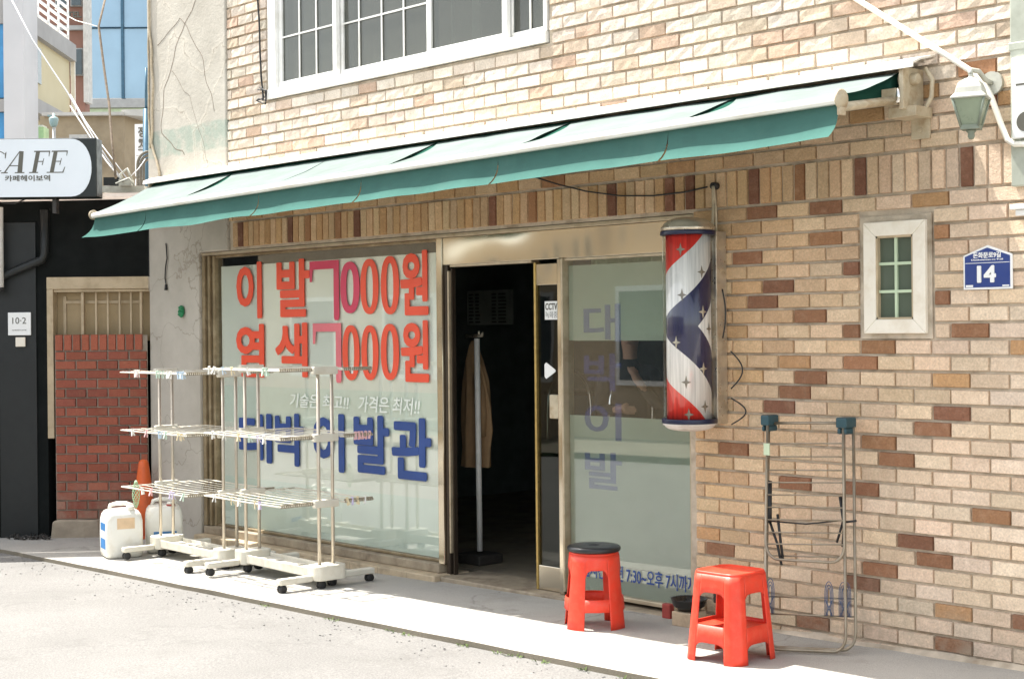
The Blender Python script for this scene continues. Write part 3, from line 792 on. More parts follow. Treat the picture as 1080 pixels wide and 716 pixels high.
# barber pole
bp = thing('barber_pole', 'glass barber pole with red white and navy stripes on the brick beside the shop window', 'barber pole', (-5.245, -.20, 1.04))
PX, PY = -5.285, -.20
mb = MB().lathe([(.120, 1.085), (.120, 2.075)], PX, PY, 40); dr = build('striped_drum', mb, 'barber_stripes', bp)
st = MB()
def star(mb, ang, z, s=.036):
    """four pointed foil star lying on the drum; ang 0 faces the street corner"""
    ca = math.atan2(-.682, .731)+ang
    pts = []
    for i in range(8):
        a = i*PI/4; r = s if i % 2 == 0 else s*.28
        if i % 4 == 0: r *= .75
        u, w = r*math.cos(a), r*math.sin(a)
        th = ca+u/.122
        pts.append((PX+.1222*math.cos(th), PY+.1222*math.sin(th), z+w))
    c = (PX+.1232*math.cos(ca), PY+.1232*math.sin(ca), z)
    for i in range(8): mb.face([c, pts[i], pts[(i+1) % 8]])
for ang, z, m_ in ((-.45, 1.99, 1), (.50, 1.87, 1), (-.40, 1.75, 1), (.55, 1.66, 0), (-.70, 1.50, 0), (.95, 1.57, 1), (.55, 1.36, 0), (-.25, 1.29, 1), (.62, 1.16, 1), (-.15, 1.12, 1)):
    st = MB(); star(st, ang, z); build('star', st, 'star_dark' if m_ else 'brushed_steel', bp)
build('glass_tube', MB().lathe([(.137, 1.085), (.137, 2.075)], PX, PY, 40), 'tube_clear', bp)
mb = MB().lathe([(.146, 2.092), (.146, 2.112), (.136, 2.118), (.134, 2.126), (.120, 2.140), (.095, 2.154), (.060, 2.163), (.02, 2.167), (0, 2.168)], PX, PY, 40); build('top_cap', mb, 'cap_metal', bp)
mb = MB().lathe([(.148, 2.070), (.149, 2.074), (.149, 2.090), (.148, 2.0915)], PX, PY, 40); build('collar', mb, 'collar_navy', bp)
mb = MB().lathe([(.148, 1.070), (.149, 1.073), (.149, 1.090), (.148, 1.093)], PX, PY, 40); build('collar', mb, 'collar_navy', bp)
mb = MB().lathe([(0, 1.026), (.05, 1.027), (.09, 1.032), (.115, 1.040), (.130, 1.050), (.132, 1.056), (.142, 1.060), (.144, 1.069)], PX, PY, 40); build('bottom_cap', mb, 'slab_white', bp)
mb = MB(); mb.box(PX-.05, PX+.05, -.05, -.012, 1.08, 2.08); mb.box(PX-.04, PX+.04, PY+.12, -.05, 2.075, 2.09); mb.box(PX-.04, PX+.04, PY+.12, -.05, 1.072, 1.088)
mb.box(PX+.055, PX+.11, -.10, -.012, 1.06, 2.09)
build('back_plate', mb, 'brushed_steel', bp, bevel=.004)
mb = MB(); 
for za, zb, bulge in ((1.45, 1.25, .055), (1.20, 1.06, .075)):
    mb.tube([(-5.115+bulge*math.sin(PI*i/12), -.06+.03*math.sin(PI*i/12), za+(zb-za)*i/12) for i in range(13)], .004, 6)
mb.tube([(-5.135+.02*math.sin(PI*i/12), -.10, 1.78-.26*i/12) for i in range(13)], .004, 6)
build('cable', mb, 'cable_black', bp)
mb = MB(); mb.tube([(-5.46, -.12, 1.16), (-5.50, -.10, 1.20), (-5.50, -.08, 1.24), (-5.46, -.08, 1.27)], .014, 8); build('cable_elbow', mb, 'brushed_steel', bp)

# wire sagging from under the awning to the rope coil by the barber pole
mb = MB().tube([(-6.638, -.04, 2.50), (-6.42, -.035, 2.435), (-6.20, -.03, 2.38), (-5.93, -.03, 2.335), (-5.68, -.03, 2.318), (-5.45, -.03, 2.322), (-5.29, -.03, 2.338)], .005, 6)
mb.lathe([(0, -.045), (.02, -.045), (.02, -.005), (0, -.005)], -5.24, 2.34, 10, ax='y')
build('sagging_wire', mb, 'cable_black', None, label='thin dark wire sagging across the upright brick course to a hook', cat='wire', loc=(-5.9, -.03, 2.3))
mb = MB()
for i, dx in enumerate((0, .018, .035)):
    mb.tube(wig([(-5.24, -.045, 2.335), (-5.235+dx*.6, -.05, 2.2), (-5.25+dx, -.05, 2.08), (-5.275+dx, -.05, 2.05)], .012, 5, i), .006, 6)
build('rope', mb, 'rope', None, label='loose beige cord hanging from the hook above the barber pole', cat='rope', loc=(-5.24, -.05, 2.05))

# address plate
pp = thing('address_plate', 'navy house number plate with white 14 on the brick right of the small window', 'address plate', (-3.632, -.012, 1.74))
def pent(i): return [(-3.757+i, 1.742+i), (-3.508-i, 1.742+i), (-3.508-i, 1.902-i*.6), (-3.632, 1.947-i*1.15), (-3.757+i, 1.902-i*.6)]
build('plate', MB().prism(pent(0), -.022, -.010), 'plate_white', pp, bevel=.004)
build('panel', MB().prism(pent(.010), -.0235, -.0218), 'plate_navy', pp)
mb = text_mesh('14', -3.680, -3.590, 1.777, 1.850, -.0236, .02, heavy=.0035); build('lettering', mb, 'plate_white', pp)
mb = text_mesh('돈화문로9길', -3.703, -3.562, 1.887, 1.915, -.0236, .025); text_mesh('Donhwamun-ro 9-gil', -3.712, -3.552, 1.874, 1.884, -.0236, .02, mb=mb)
mb.box(-3.744, -3.520, -.0246, -.0236, 1.864, 1.8665); mb.box(-3.742, -3.705, -.0246, -.0236, 1.754, 1.764); mb.box(-3.556, -3.522, -.0246, -.0236, 1.755, 1.7615)
build('street_lettering', mb, 'plate_white', pp)

# wall lantern
lx, ly = -3.605, -.20
ln = thing('wall_lantern', 'weathered white lantern with greenish glass on the brick wall under the white conduit', 'wall lamp', (lx, 0, 2.5))
def sq_loft(mb, prof, rot=R(20)):
    rings = []
    for r, z in prof:
        rings.append([mb.bm.verts.new((lx+r*math.cos(rot+PI/4+k*PI/2), ly+r*math.sin(rot+PI/4+k*PI/2), z)) for k in range(4)])
    for A, B_ in zip(rings, rings[1:]):
        for k in range(4): mb.bm.faces.new((A[k], A[(k+1) % 4], B_[(k+1) % 4], B_[k]))
    mb.bm.faces.new(rings[0][::-1]); mb.bm.faces.new(rings[-1])
mb = MB(); sq_loft(mb, [(.112, 2.600), (.110, 2.608), (.088, 2.625), (.080, 2.650), (.066, 2.675), (.035, 2.692), (.012, 2.700), (.012, 2.715)]); build('hood', mb, 'lamp_grey', ln, bevel=.004)
mb = MB(); sq_loft(mb, [(.052, 2.480), (.096, 2.600)]); build('lamp_glass', mb, 'lamp_glass', ln)
mb = MB()
for k in range(4):
    a = R(20)+PI/4+k*PI/2; c, s_ = math.cos(a), math.sin(a)
    mb.tube([(lx+.054*c, ly+.054*s_, 2.475), (lx+.099*c, ly+.099*s_, 2.602)], .006, 6)
sq_loft(mb, [(.058, 2.462), (.060, 2.482)]); build('cage', mb, 'lamp_cage', ln)
mb = MB().lathe([(0, 2.418), (.010, 2.420), (.016, 2.432), (.014, 2.446), (.022, 2.455), (.022, 2.462)], lx, ly, 12); build('finial', mb, 'lamp_cage', ln)
mb = MB().tube([(lx, ly, 2.712), (lx-.015, ly+.02, 2.738), (lx, ly+.07, 2.735), (lx+.005, ly+.12, 2.70), (lx+.005, -.02, 2.69)], .012, 8)
mb.lathe([(.055, -.030), (.050, -.020), (.055, -.004)], lx+.005, 2.69, 20, ax='y')
build('bracket', mb, 'lamp_grey', ln)

# white conduit, downpipe, meter sign
mb = MB().tube([(-4.60, -.045, 3.40), (-4.31, -.045, 3.19), (-3.89, -.045, 2.896), (-3.70, -.045, 2.762), (-3.63, -.045, 2.70), (-3.59, -.045, 2.62), (-3.545, -.045, 2.50), (-3.51, -.05, 2.42), (-3.47, -.055, 2.395), (-3.40, -.06, 2.39), (-2.9, -.06, 2.39)], .014, 10)
build('conduit', mb, 'conduit_white', None, label='white plastic conduit running diagonally down the upper brick wall past the lantern', cat='conduit', loc=(-3.6, -.045, 2.4))
mb = MB(); mb.box(-3.497, -3.36, -.045, -.012, 2.205, 5.9); mb.box(-3.505, -3.35, -.048, -.012, 2.82, 2.86)
build('downpipe', mb, 'downpipe', None, label='flat grey green downpipe on the brick wall at the right edge', cat='downpipe', loc=(-3.43, -.03, 2.2), bevel=.006)
ms = thing('wall_sign', 'white board with black marks on the wall right of the lantern', 'sign', (-3.2, -.06, 2.4))
build('board', MB().box(-3.475, -2.95, -.075, -.050, 2.418, 2.785), 'plate_white', ms, bevel=.006)
mb = MB(); mb.box(-3.452, -3.38, -.077, -.0755, 2.655, 2.664); mb.lathe([(.045, -.077), (.045, -.0755)], -3.405, 2.49, 20, ax='y'); build('mark', mb, 'letter_dark', ms)

mb = MB(); mb.box(-3.49, -3.10, -.075, -.012, 2.098, 2.122); mb.box(-3.47, -3.12, -.06, -.012, 2.07, 2.0975)
build('wall_ledge', mb, 'pvc_white', None, label='small white metal ledge on the brick wall at the right edge, above the number plate', cat='ledge', loc=(-3.3, -.012, 2.07), bevel=.004)
# green tag on the column, cable on the column
mb = MB()
for i in range(9):
    a = i*2.4; mb.lathe([(0, -.05-.003*i), (.016+.004*(i % 3), -.045), (.018, -.03), (0, -.024)], -10.745+.018*math.cos(a), 1.745+.03*math.sin(a), 8, ax='y')
build('plastic_knot', mb, 'green_tag', None, label='crumpled shiny green plastic knot stuck on the concrete column', cat='plastic knot', loc=(-10.745, -.03, 1.7), smooth=True)
mb = MB().tube(wig([(-10.99, -.035, 2.30), (-10.96, -.035, 2.18), (-11.0, -.035, 2.02), (-10.985, -.035, 1.955)], .02, 6), .006, 6)
mb.tube([(-10.985, -.035, 1.965), (-10.98, -.04, 1.92)], [.010, .014], 6)
build('loose_cable', mb, 'cable_black', None, label='short dark cable end dangling on the concrete column under the awning', cat='cable', loc=(-10.98, -.03, 1.9))
mb = MB().tube(wig([(-9.66, -.03, 5.0), (-9.63, -.03, 4.2), (-9.585, -.03, 3.6), (-9.56, -.03, 3.30)], .015, 8), .008, 6)
for k in range(3): mb.tube(wig([(-9.62+.03*k, -.035, 3.40), (-9.50-.02*k, -.04, 3.36), (-9.52, -.035, 3.27+.02*k), (-9.64, -.035, 3.31)], .03, 5, k), .005, 5)
build('tangled_cable', mb, 'cable_black', None, label='dark cable hanging down left of the upper window, tangled at its end', cat='cable', loc=(-9.6, -.03, 3.3))

# ------------------------------------------------------------------ awning
aw = thing('awning', 'retractable green canvas awning with white rails and teal valance above the shopfront', 'awning', (-7.5, -.1, 2.75))
AX0, AX1 = -11.02, -4.02
def bar(x):
    t = (x-AX0)/(AX1-AX0); return -.815+.005*t, 2.478+.100*t
BX0, BX1 = AX0+.32, AX1+.12
mb = MB()
rp = [(-.012, 2.868), (-.135, 2.842), (-.205, 2.815), (-.210, 2.786), (-.200, 2.786), (-.196, 2.806), (-.130, 2.830), (-.012, 2.856)]
A = [mb.bm.verts.new((-11.04, y, z-.012)) for y, z in rp]; Bv = [mb.bm.verts.new((-3.90, y, z)) for y, z in rp]
mb.bm.faces.new(A); mb.bm.faces.new(Bv[::-1])
for i in range(len(rp)): mb.bm.faces.new((A[i], Bv[i], Bv[(i+1) % len(rp)], A[(i+1) % len(rp)]))
build('cover_rail', mb, 'rail_white', aw, bevel=.003)
mb = MB().lathe([(.074, -11.0), (.074, -4.03)], -.115, 2.712, 24, ax='x'); build('roller', mb, 'roller_canvas', aw)
mb = MB().box(-10.9, -4.7, -.10, -.014, 2.60, 2.66); build('torsion_bar', mb, 'iron_dark', aw, bevel=.004)
SEAM = [AX0, -9.80, -8.595, -7.41, -6.215, -5.0, AX1]
mb = MB(); NV, NU = 16, 10
def cpt(x, v):
    yb, zb = bar(x); ya, za = -.14, 2.782-.010*(1-(x-AX0)/(AX1-AX0))
    sag = -.016*math.sin(PI*v)+.008*noise.noise((x*2.3, v*1.5, 1))+.004*noise.noise((x*9, v*4, 5))
    return (x+(.32-.20*(x-AX0)/(AX1-AX0))*v, ya+(yb-ya)*v, za+(zb+.018-za)*v+sag)
def gap(v):
    t = (v-.0)/.80
    return .08*math.sin(PI*min(1, max(0, t)))**.8 if 0 < t < 1 else 0
for i, (a, b) in enumerate(zip(SEAM, SEAM[1:])):
    g = []
    for iv in range(NV+1):
        v = iv/NV; r_ = []
        for iu in range(NU+1):
            u = iu/NU; xa = a+(gap(v) if 0 < i and i != 2 else gap(v)*.25 if i else 0); xb = b-(gap(v)*.5 if i not in (1, 5) else 0)
            x = xa+(xb-xa)*u
            p = Vector(cpt(a+(b-a)*u, v)); p.x += x-(a+(b-a)*u)
            r_.append(mb.bm.verts.new(p))
        g.append(r_)
    for iv in range(NV):
        for iu in range(NU): mb.bm.faces.new((g[iv][iu], g[iv][iu+1], g[iv+1][iu+1], g[iv+1][iu])).smooth = True
cob = build('canopy', mb, 'awning_canvas', aw)
for x in SEAM[1:-1]:
    mb = MB()
    for iv in range(NV):
        q = []
        for v, dx in ((iv/NV, -.10), (iv/NV, .10), ((iv+1)/NV, .10), ((iv+1)/NV, -.10)):
            p = cpt(x+dx, v); q.append((p[0], p[1], p[2]-.016*math.sin(PI*min(1, v*1.1))-.003))
        mb.face(q)
    build('slit_shade_strip', mb, 'roller_canvas', cob)  # strip added to stop sun leaking; dark canvas stands in for shade in slits
mb = MB(); r0, r1 = bar(BX0-.01), bar(BX1+.01)
for (xa, (ya, za)), (xb, (yb, zb)) in ((((BX0-.01), r0), ((BX1+.01), r1)),):
    prof = [(-.018, .010), (.018, .022), (.026, .010), (.026, -.020), (.010, -.026), (-.020, -.026), (-.028, -.012), (-.026, .002)]
    A = [mb.bm.verts.new((xa, ya+p, za+q)) for p, q in prof]; Bv = [mb.bm.verts.new((xb, yb+p, zb+q)) for p, q in prof]
    mb.bm.faces.new(A); mb.bm.faces.new(Bv[::-1])
    for i in range(len(prof)): mb.bm.faces.new((A[i], Bv[i], Bv[(i+1) % len(prof)], A[(i+1) % len(prof)]))
build('front_bar', mb, 'rail_white', aw, bevel=.003)
mb = MB(); y, z = r1
mb.lathe([(.0, BX1+.010), (.042, BX1+.010), (.046, BX1+.016), (.044, BX1+.026), (0, BX1+.030)], y, z-.004, 18, ax='x'); mb.box(BX1+.010, BX1+.028, y-.02, y+.02, z-.075, z-.04)
build('end_cap', mb, 'cast_cream', aw); mb = MB()
y, z = r0; mb.lathe([(0, BX0-.028), (.036, BX0-.026), (.038, BX0-.010), (0, BX0-.010)], y, z, 18, ax='x')
build('end_cap', mb, 'cast_cream', aw)
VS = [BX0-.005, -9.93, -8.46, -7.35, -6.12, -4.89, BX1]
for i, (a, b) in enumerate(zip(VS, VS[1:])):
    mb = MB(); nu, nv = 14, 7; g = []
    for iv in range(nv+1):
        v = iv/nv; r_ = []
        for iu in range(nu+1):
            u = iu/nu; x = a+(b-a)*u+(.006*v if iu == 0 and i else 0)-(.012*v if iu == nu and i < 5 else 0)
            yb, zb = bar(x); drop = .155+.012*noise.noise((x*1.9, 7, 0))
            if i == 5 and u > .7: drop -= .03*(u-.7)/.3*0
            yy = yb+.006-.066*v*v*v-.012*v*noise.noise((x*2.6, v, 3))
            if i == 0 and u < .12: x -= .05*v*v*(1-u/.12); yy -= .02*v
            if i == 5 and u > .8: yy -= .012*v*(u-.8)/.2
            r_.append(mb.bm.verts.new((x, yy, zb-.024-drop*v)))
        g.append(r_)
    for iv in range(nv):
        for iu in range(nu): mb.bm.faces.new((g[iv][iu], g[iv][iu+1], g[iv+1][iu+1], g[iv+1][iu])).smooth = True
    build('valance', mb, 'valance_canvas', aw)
# right folding arm and brackets
mb = MB(); mb.box(-4.09, -4.035, -.62, -.16, 2.555, 2.60)
mb = MB(); mb.tube([(-3.90, -.78, 2.545), (-4.03, -.12, 2.655)], .021, 4); mb.box(-4.075, -3.995, -.20, -.14, 2.625, 2.70)
build('folding_arm', mb, 'cast_cream', aw)
def bracket(x):
    mb = MB(); mb.box(x-.012, x+.012, -.19, -.014, 2.60, 2.80); mb.box(x-.09, x+.06, -.16, -.014, 2.565, 2.615); mb.box(x-.05, x+.05, -.028, -.012, 2.47, 2.60)
    mb.lathe([(.055, x-.035), (.055, x-.015)], -.110, 2.745, 16, ax='x'); mb.lathe([(.03, x+.012), (.026, x+.045), (0, x+.048)], -.110, 2.745, 14, ax='x')
    mb.tube([(x+.05, -.06, 2.80), (x+.085, -.055, 2.74), (x+.08, -.055, 2.66), (x+.05, -.06, 2.61)], .012, 8)
    mb.lathe([(.012, -.036), (.012, -.028)], x, 2.51, 8, ax='y')
    return build('bracket', mb, 'cast_cream', aw, bevel=.003)
bracket(-3.975); bracket(-10.98)
mb = MB().lathe([(.012, 2.63), (.014, 2.66), (.010, 2.70)], -3.99, -.19, 8); build('spring_bolt', mb, 'chrome', aw)

# ------------------------------------------------------------------ stools
def stool(name, label, loc, rz, h, rt, rb, square, cut, ring, mat, cushion):
    o = thing(name, label, 'stool', loc, rz, 'red plastic stools on the pavement', local=True)
    def rad(a, z):
        r = rb+(rt-rb)*z/h
        if square:
            p = 7.0; c, s_ = abs(math.cos(a)), abs(math.sin(a))
            r = r/((c**p+s_**p)**(1/p))
            # fluted corner
            d = abs(((a-PI/4+PI/4) % (PI/2))-PI/4)
            if d < .13: r -= .006*math.cos(d/.13*PI/2)
        return r
    mb = MB(); NT = 144
    zt = h-.012
    top_cut, arch, rz0, rz1, lo = cut    # half-angle of the openings, arch height, ring z
    bm = mb.bm; cache = {}
    def vert(a_i, z):
        key = (a_i % NT, round(z, 5))
        if key not in cache:
            a = 2*PI*(a_i % NT)/NT+PI/4
            r = rad(a, z); cache[key] = bm.verts.new((r*math.cos(a), r*math.sin(a), z))
        return cache[key]
    def band(i, z0a, z1a, z0b, z1b, n=4):
        for k in range(n):
            t0, t1 = k/n, (k+1)/n
            vs = [vert(i, z0a+(z1a-z0a)*t0), vert(i+1, z0b+(z1b-z0b)*t0), vert(i+1, z0b+(z1b-z0b)*t1), vert(i, z0a+(z1a-z0a)*t1)]
            vs = list(dict.fromkeys(vs))
            if len(vs) > 2:
                try: bm.faces.new(vs).smooth = True
                except ValueError: pass
    q = NT//4
    for i in range(NT):
        # position within a quarter measured from the opening's centre (leg at the quarter's ends)
        c0 = abs((i % q)-q/2)/(q/2); c1 = abs(((i % q)+1)-q/2)/(q/2)
        if max(c0, c1) <= top_cut+1e-6:
            f = lambda c: zt-arch[0]-arch[1]*(c/top_cut)**6
            g_ = lambda c: lo[0]+lo[1]*(1-(c/top_cut)**6)
            band(i, g_(c0)if 1 else 0, rz1, g_(c1), rz1, 2)
            band(i, f(c0), zt, f(c1), zt, 3)
            # inner lip of the ring
            a0, a1 = 2*PI*i/NT+PI/4, 2*PI*(i+1)/NT+PI/4
        else:
            zsplit = [0, lo[0] if min(c0, c1) <= top_cut+.03 else .06, rz1, zt-arch[0]-arch[1], zt]
            zs_ = [0, lo[0], rz1, zt-arch[0]-arch[1], zt]
            for za, zb in zip(zs_, zs_[1:]): band(i, za, zb, za, zb, 3 if zb-za > .1 else 2)
    body = build('body', mb, mat, o, solid=.005)
    # seat deck with a soft rolled edge
    sm = MB(); NS = 72; rings = []
    prof = [(1.0, h-.014), (1.004, h-.006), (.985, h), (.93, h+.001), (.90, h-.003), (.5, h-.005), (.12, h-.005), (.0, h-.005)]
    for k, z in prof:
        if k == 0: continue
        rings.append([sm.bm.verts.new((k*rad(2*PI*i/NS, h)*math.cos(2*PI*i/NS), k*rad(2*PI*i/NS, h)*math.sin(2*PI*i/NS), z)) for i in range(NS)])
    for A_, B_ in zip(rings, rings[1:]):
        for i in range(NS): sm.bm.faces.new((A_[i], A_[(i+1) % NS], B_[(i+1) % NS], B_[i])).smooth = True
    sm.bm.faces.new(rings[-1])
    build('seat', sm, mat, o)
    # shelf tray joining the ring
    tm = MB(); tr = []
    for k in (1.0-.006, .80, .62) if not square else (.99, .6, .2):
        tr.append([tm.bm.verts.new((k*rad(2*PI*i/NS, ring)*math.cos(2*PI*i/NS), k*rad(2*PI*i/NS, ring)*math.sin(2*PI*i/NS), ring-(0 if k > .9 else .006))) for i in range(NS)])
    for A_, B_ in zip(tr, tr[1:]):
        for i in range(NS): tm.bm.faces.new((A_[i], A_[(i+1) % NS], B_[(i+1) % NS], B_[i])).smooth = True
    if square:
        tm.bm.faces.new(tr[-1]); build('shelf', tm, mat, o)
    else: tm.bm.free()
    if cushion:
        cm_ = MB().lathe([(rt+.004, h+.002), (rt+.012, h+.008), (rt+.012, h+.022), (rt+.004, h+.030), (rt*.8, h+.033), (rt*.4, h+.031), (.03, h+.030), (.026, h+.027), (0, h+.027)], 0, 0, 56)
        build('cushion', cm_, 'cushion_black', o)
    return o
SQX, SQY = -4.525, -.60
stool('square_stool', 'red plastic stool with a bare square seat standing nearest the camera', (-4.635, -.675, G(-4.635)), R(1), .425, .133, .168, True, (.66, (.085, .035), .11, .175, (.062, .030)), .160, 'stool_red', False)
stool('round_stool', 'red plastic stool with a round black cushion in front of the shop window', (-5.70, -.515, G(-5.70)), R(50), .405, .132, .170, False, (.56, (.075, .045), .10, .165, (.095, .004)), .150, 'stool_red', True)

# ------------------------------------------------------------------ folded clothes airer against the wall
fa = thing('folded_airer', 'folded metal clothes airer with teal caps leaning against the brick wall', 'clothes airer', (-4.55, -.2, 0))
def lean(x, z, off=0):
    u = (x+4.875)/.575; t = z/1.1
    lx_, ly_ = -4.60+(-4.805+4.60)*t, -.455+(-.14+.455)*t; rx_, ry_ = -4.235+(-4.34+4.235)*t, -.22+(-.07+.22)*t
    return (lx_+(rx_-lx_)*u+off*.4, ly_+(ry_-ly_)*u-off*.9, z)
def loop(x0, x1, z0, z1, r, off, rad_=.0078, top=False):
    P = [lean(x0, z1, off)]
    for k in range(7):
        a = PI+PI/2*k/6; P.append(lean(x0+r+r*math.cos(a), z0+r+r*math.sin(a), off))
    for k in range(7):
        a = 1.5*PI+PI/2*k/6; P.append(lean(x1-r+r*math.cos(a), z0+r+r*math.sin(a), off))
    P.append(lean(x1, z1, off)); return MB().tube(P, rad_, 8)
build('leg_frame', loop(-4.875, -4.300, .012, 1.09, .085, .0), 'airer_steel', fa)
build('leg_frame', loop(-4.870, -4.355, .010, 1.09, .075, .035), 'airer_steel', fa)
build('wing_frame', loop(-4.865, -4.352, .430, 1.08, .085, .060, .0072), 'airer_steel', fa)
mb = MB()
for z in (.99, .925, .86, .80, .74, .68, .62, .56, .505): mb.tube([lean(-4.865, z-.004, .060), lean(-4.352, z+.012, .060)], .0042, 6)
mb.tube([lean(-4.86, 1.085, .02), lean(-4.34, 1.10, .02)], .007, 8)
mb.tube([lean(-4.87, .245, .0), lean(-4.30, .255, .0)], .0042, 6); mb.tube([lean(-4.87, .165, .0), lean(-4.30, .17, .0)], .0042, 6); mb.tube([lean(-4.87, .44, .01), lean(-4.31, .45, .01)], .0042, 6)
build('rail_wire', mb, 'airer_steel', fa)
for x, w_ in ((-4.872, .026), (-4.352, .032)):
    mb = MB(); z0, z1 = 1.045, 1.128
    hx_, y, _ = lean(x+.01, 1.09, .025); x = hx_
    mb.box(x-w_, x+w_, y-.045, y+.045, z0+.03, z1); mb.box(x-w_+.004, x-.006, y-.04, y+.04, z0, z0+.03); mb.box(x+.006, x+w_-.004, y-.04, y+.04, z0, z0+.03)
    build('hinge_cap', mb, 'cap_teal', fa, bevel=.008)
mb = MB(); mb.tube([lean(-4.855, .80, .03), lean(-4.852, .60, .03)], .013, 8); mb.tube([lean(-4.80, .64, .02), lean(-4.79, .58, .02), lean(-4.76, .42, .02)], .007, 6); mb.tube([lean(-4.85, .60, .02), lean(-4.80, .50, .02), lean(-4.77, .40, .02)], .007, 6)
mb.tube([lean(-4.385, .74, .02), lean(-4.36, .60, .02), lean(-4.37, .50, .02)], .010, 6); mb.tube([lean(-4.36, .62, .03), lean(-4.28, .63, .03)], .006, 6); mb.tube([lean(-4.86, .61, .05), lean(-4.60, .605, .055), lean(-4.38, .63, .05)], .004, 5); mb.tube([lean(-4.37, .62, .02), lean(-4.41, .52, .02)], .006, 6)
build('tie_strap', mb, 'cable_black', fa)
for x in (-4.845, -4.465, -4.375, -4.352):
    mb = MB(); y = -.02
    for k in (0, 1, 2):
        s_ = .026-.008*k; P = []
        for i in range(14):
            a = PI*i/13; P.append(lean(x+s_*math.cos(a), .27+(.062-.015*k)*math.sin(a), .012))
        mb.tube([lean(x+s_, .17, .012)]+P+[lean(x-s_, .17, .012)], .0022, 5)
    mb.tube([lean(x-.02, .17, .012), lean(x+.02, .245, .012)], .003, 5); mb.tube([lean(x+.02, .17, .012), lean(x-.02, .245, .012)], .003, 5)
    build('shoe_hook', mb, 'hook_blue', fa)
build('paper_tag', MB().box(lean(-4.86, .96, .08)[0]-.018, lean(-4.86, .96, .08)[0]+.018, lean(-4.86, .96, .08)[1]-.004, lean(-4.86, .96, .08)[1], .93, .99), 'curtain_green', fa)

# bowl on a brick, red block under the window
bo = MB().lathe([(.0, -.006), (.055, -.004), (.085, .020), (.098, .055), (.102, .060), (.094, .058), (.080, .024), (.050, .004), (0, .002)], 0, 0, 32)
bmesh.ops.translate(bo.bm, verts=bo.bm.verts, vec=(-5.335, -.16, .062))
build('bowl', bo, 'bowl_black', None, label='black plastic bowl set on a stub of brick behind the square stool', cat='bowl', loc=(-5.335, -.16, .06))
build('brick_block', MB().box(-5.40, -5.27, -.23, -.09, G(-5.33)-.002, .055), 'tile_beige', None, label='stub of tan brick under the black bowl', cat='brick', loc=(-5.33, -.16, -.02), bevel=.006)
build('rubber_block', MB().box(-5.585, -5.525, -.10, -.062, G(-5.55)-.001, .055), 'red_rubber', None, label='small dark red block against the shop window base', cat='block', loc=(-5.55, -.08, -.02), bevel=.006)
mb = MB(); mb.tube([(-5.205, -.06, G(-5.2)), (-5.205, -.06, .19)], .016, 8); mb.box(-5.24, -5.17, -.10, -.03, G(-5.2), .02); mb.box(-5.235, -5.175, -.08, -.04, .10, .16)
build('floor_bolt', mb, 'iron_dark', None, label='short black upright peg against the brick behind the square stool', cat='peg', loc=(-5.205, -.06, -.02), bevel=.004)

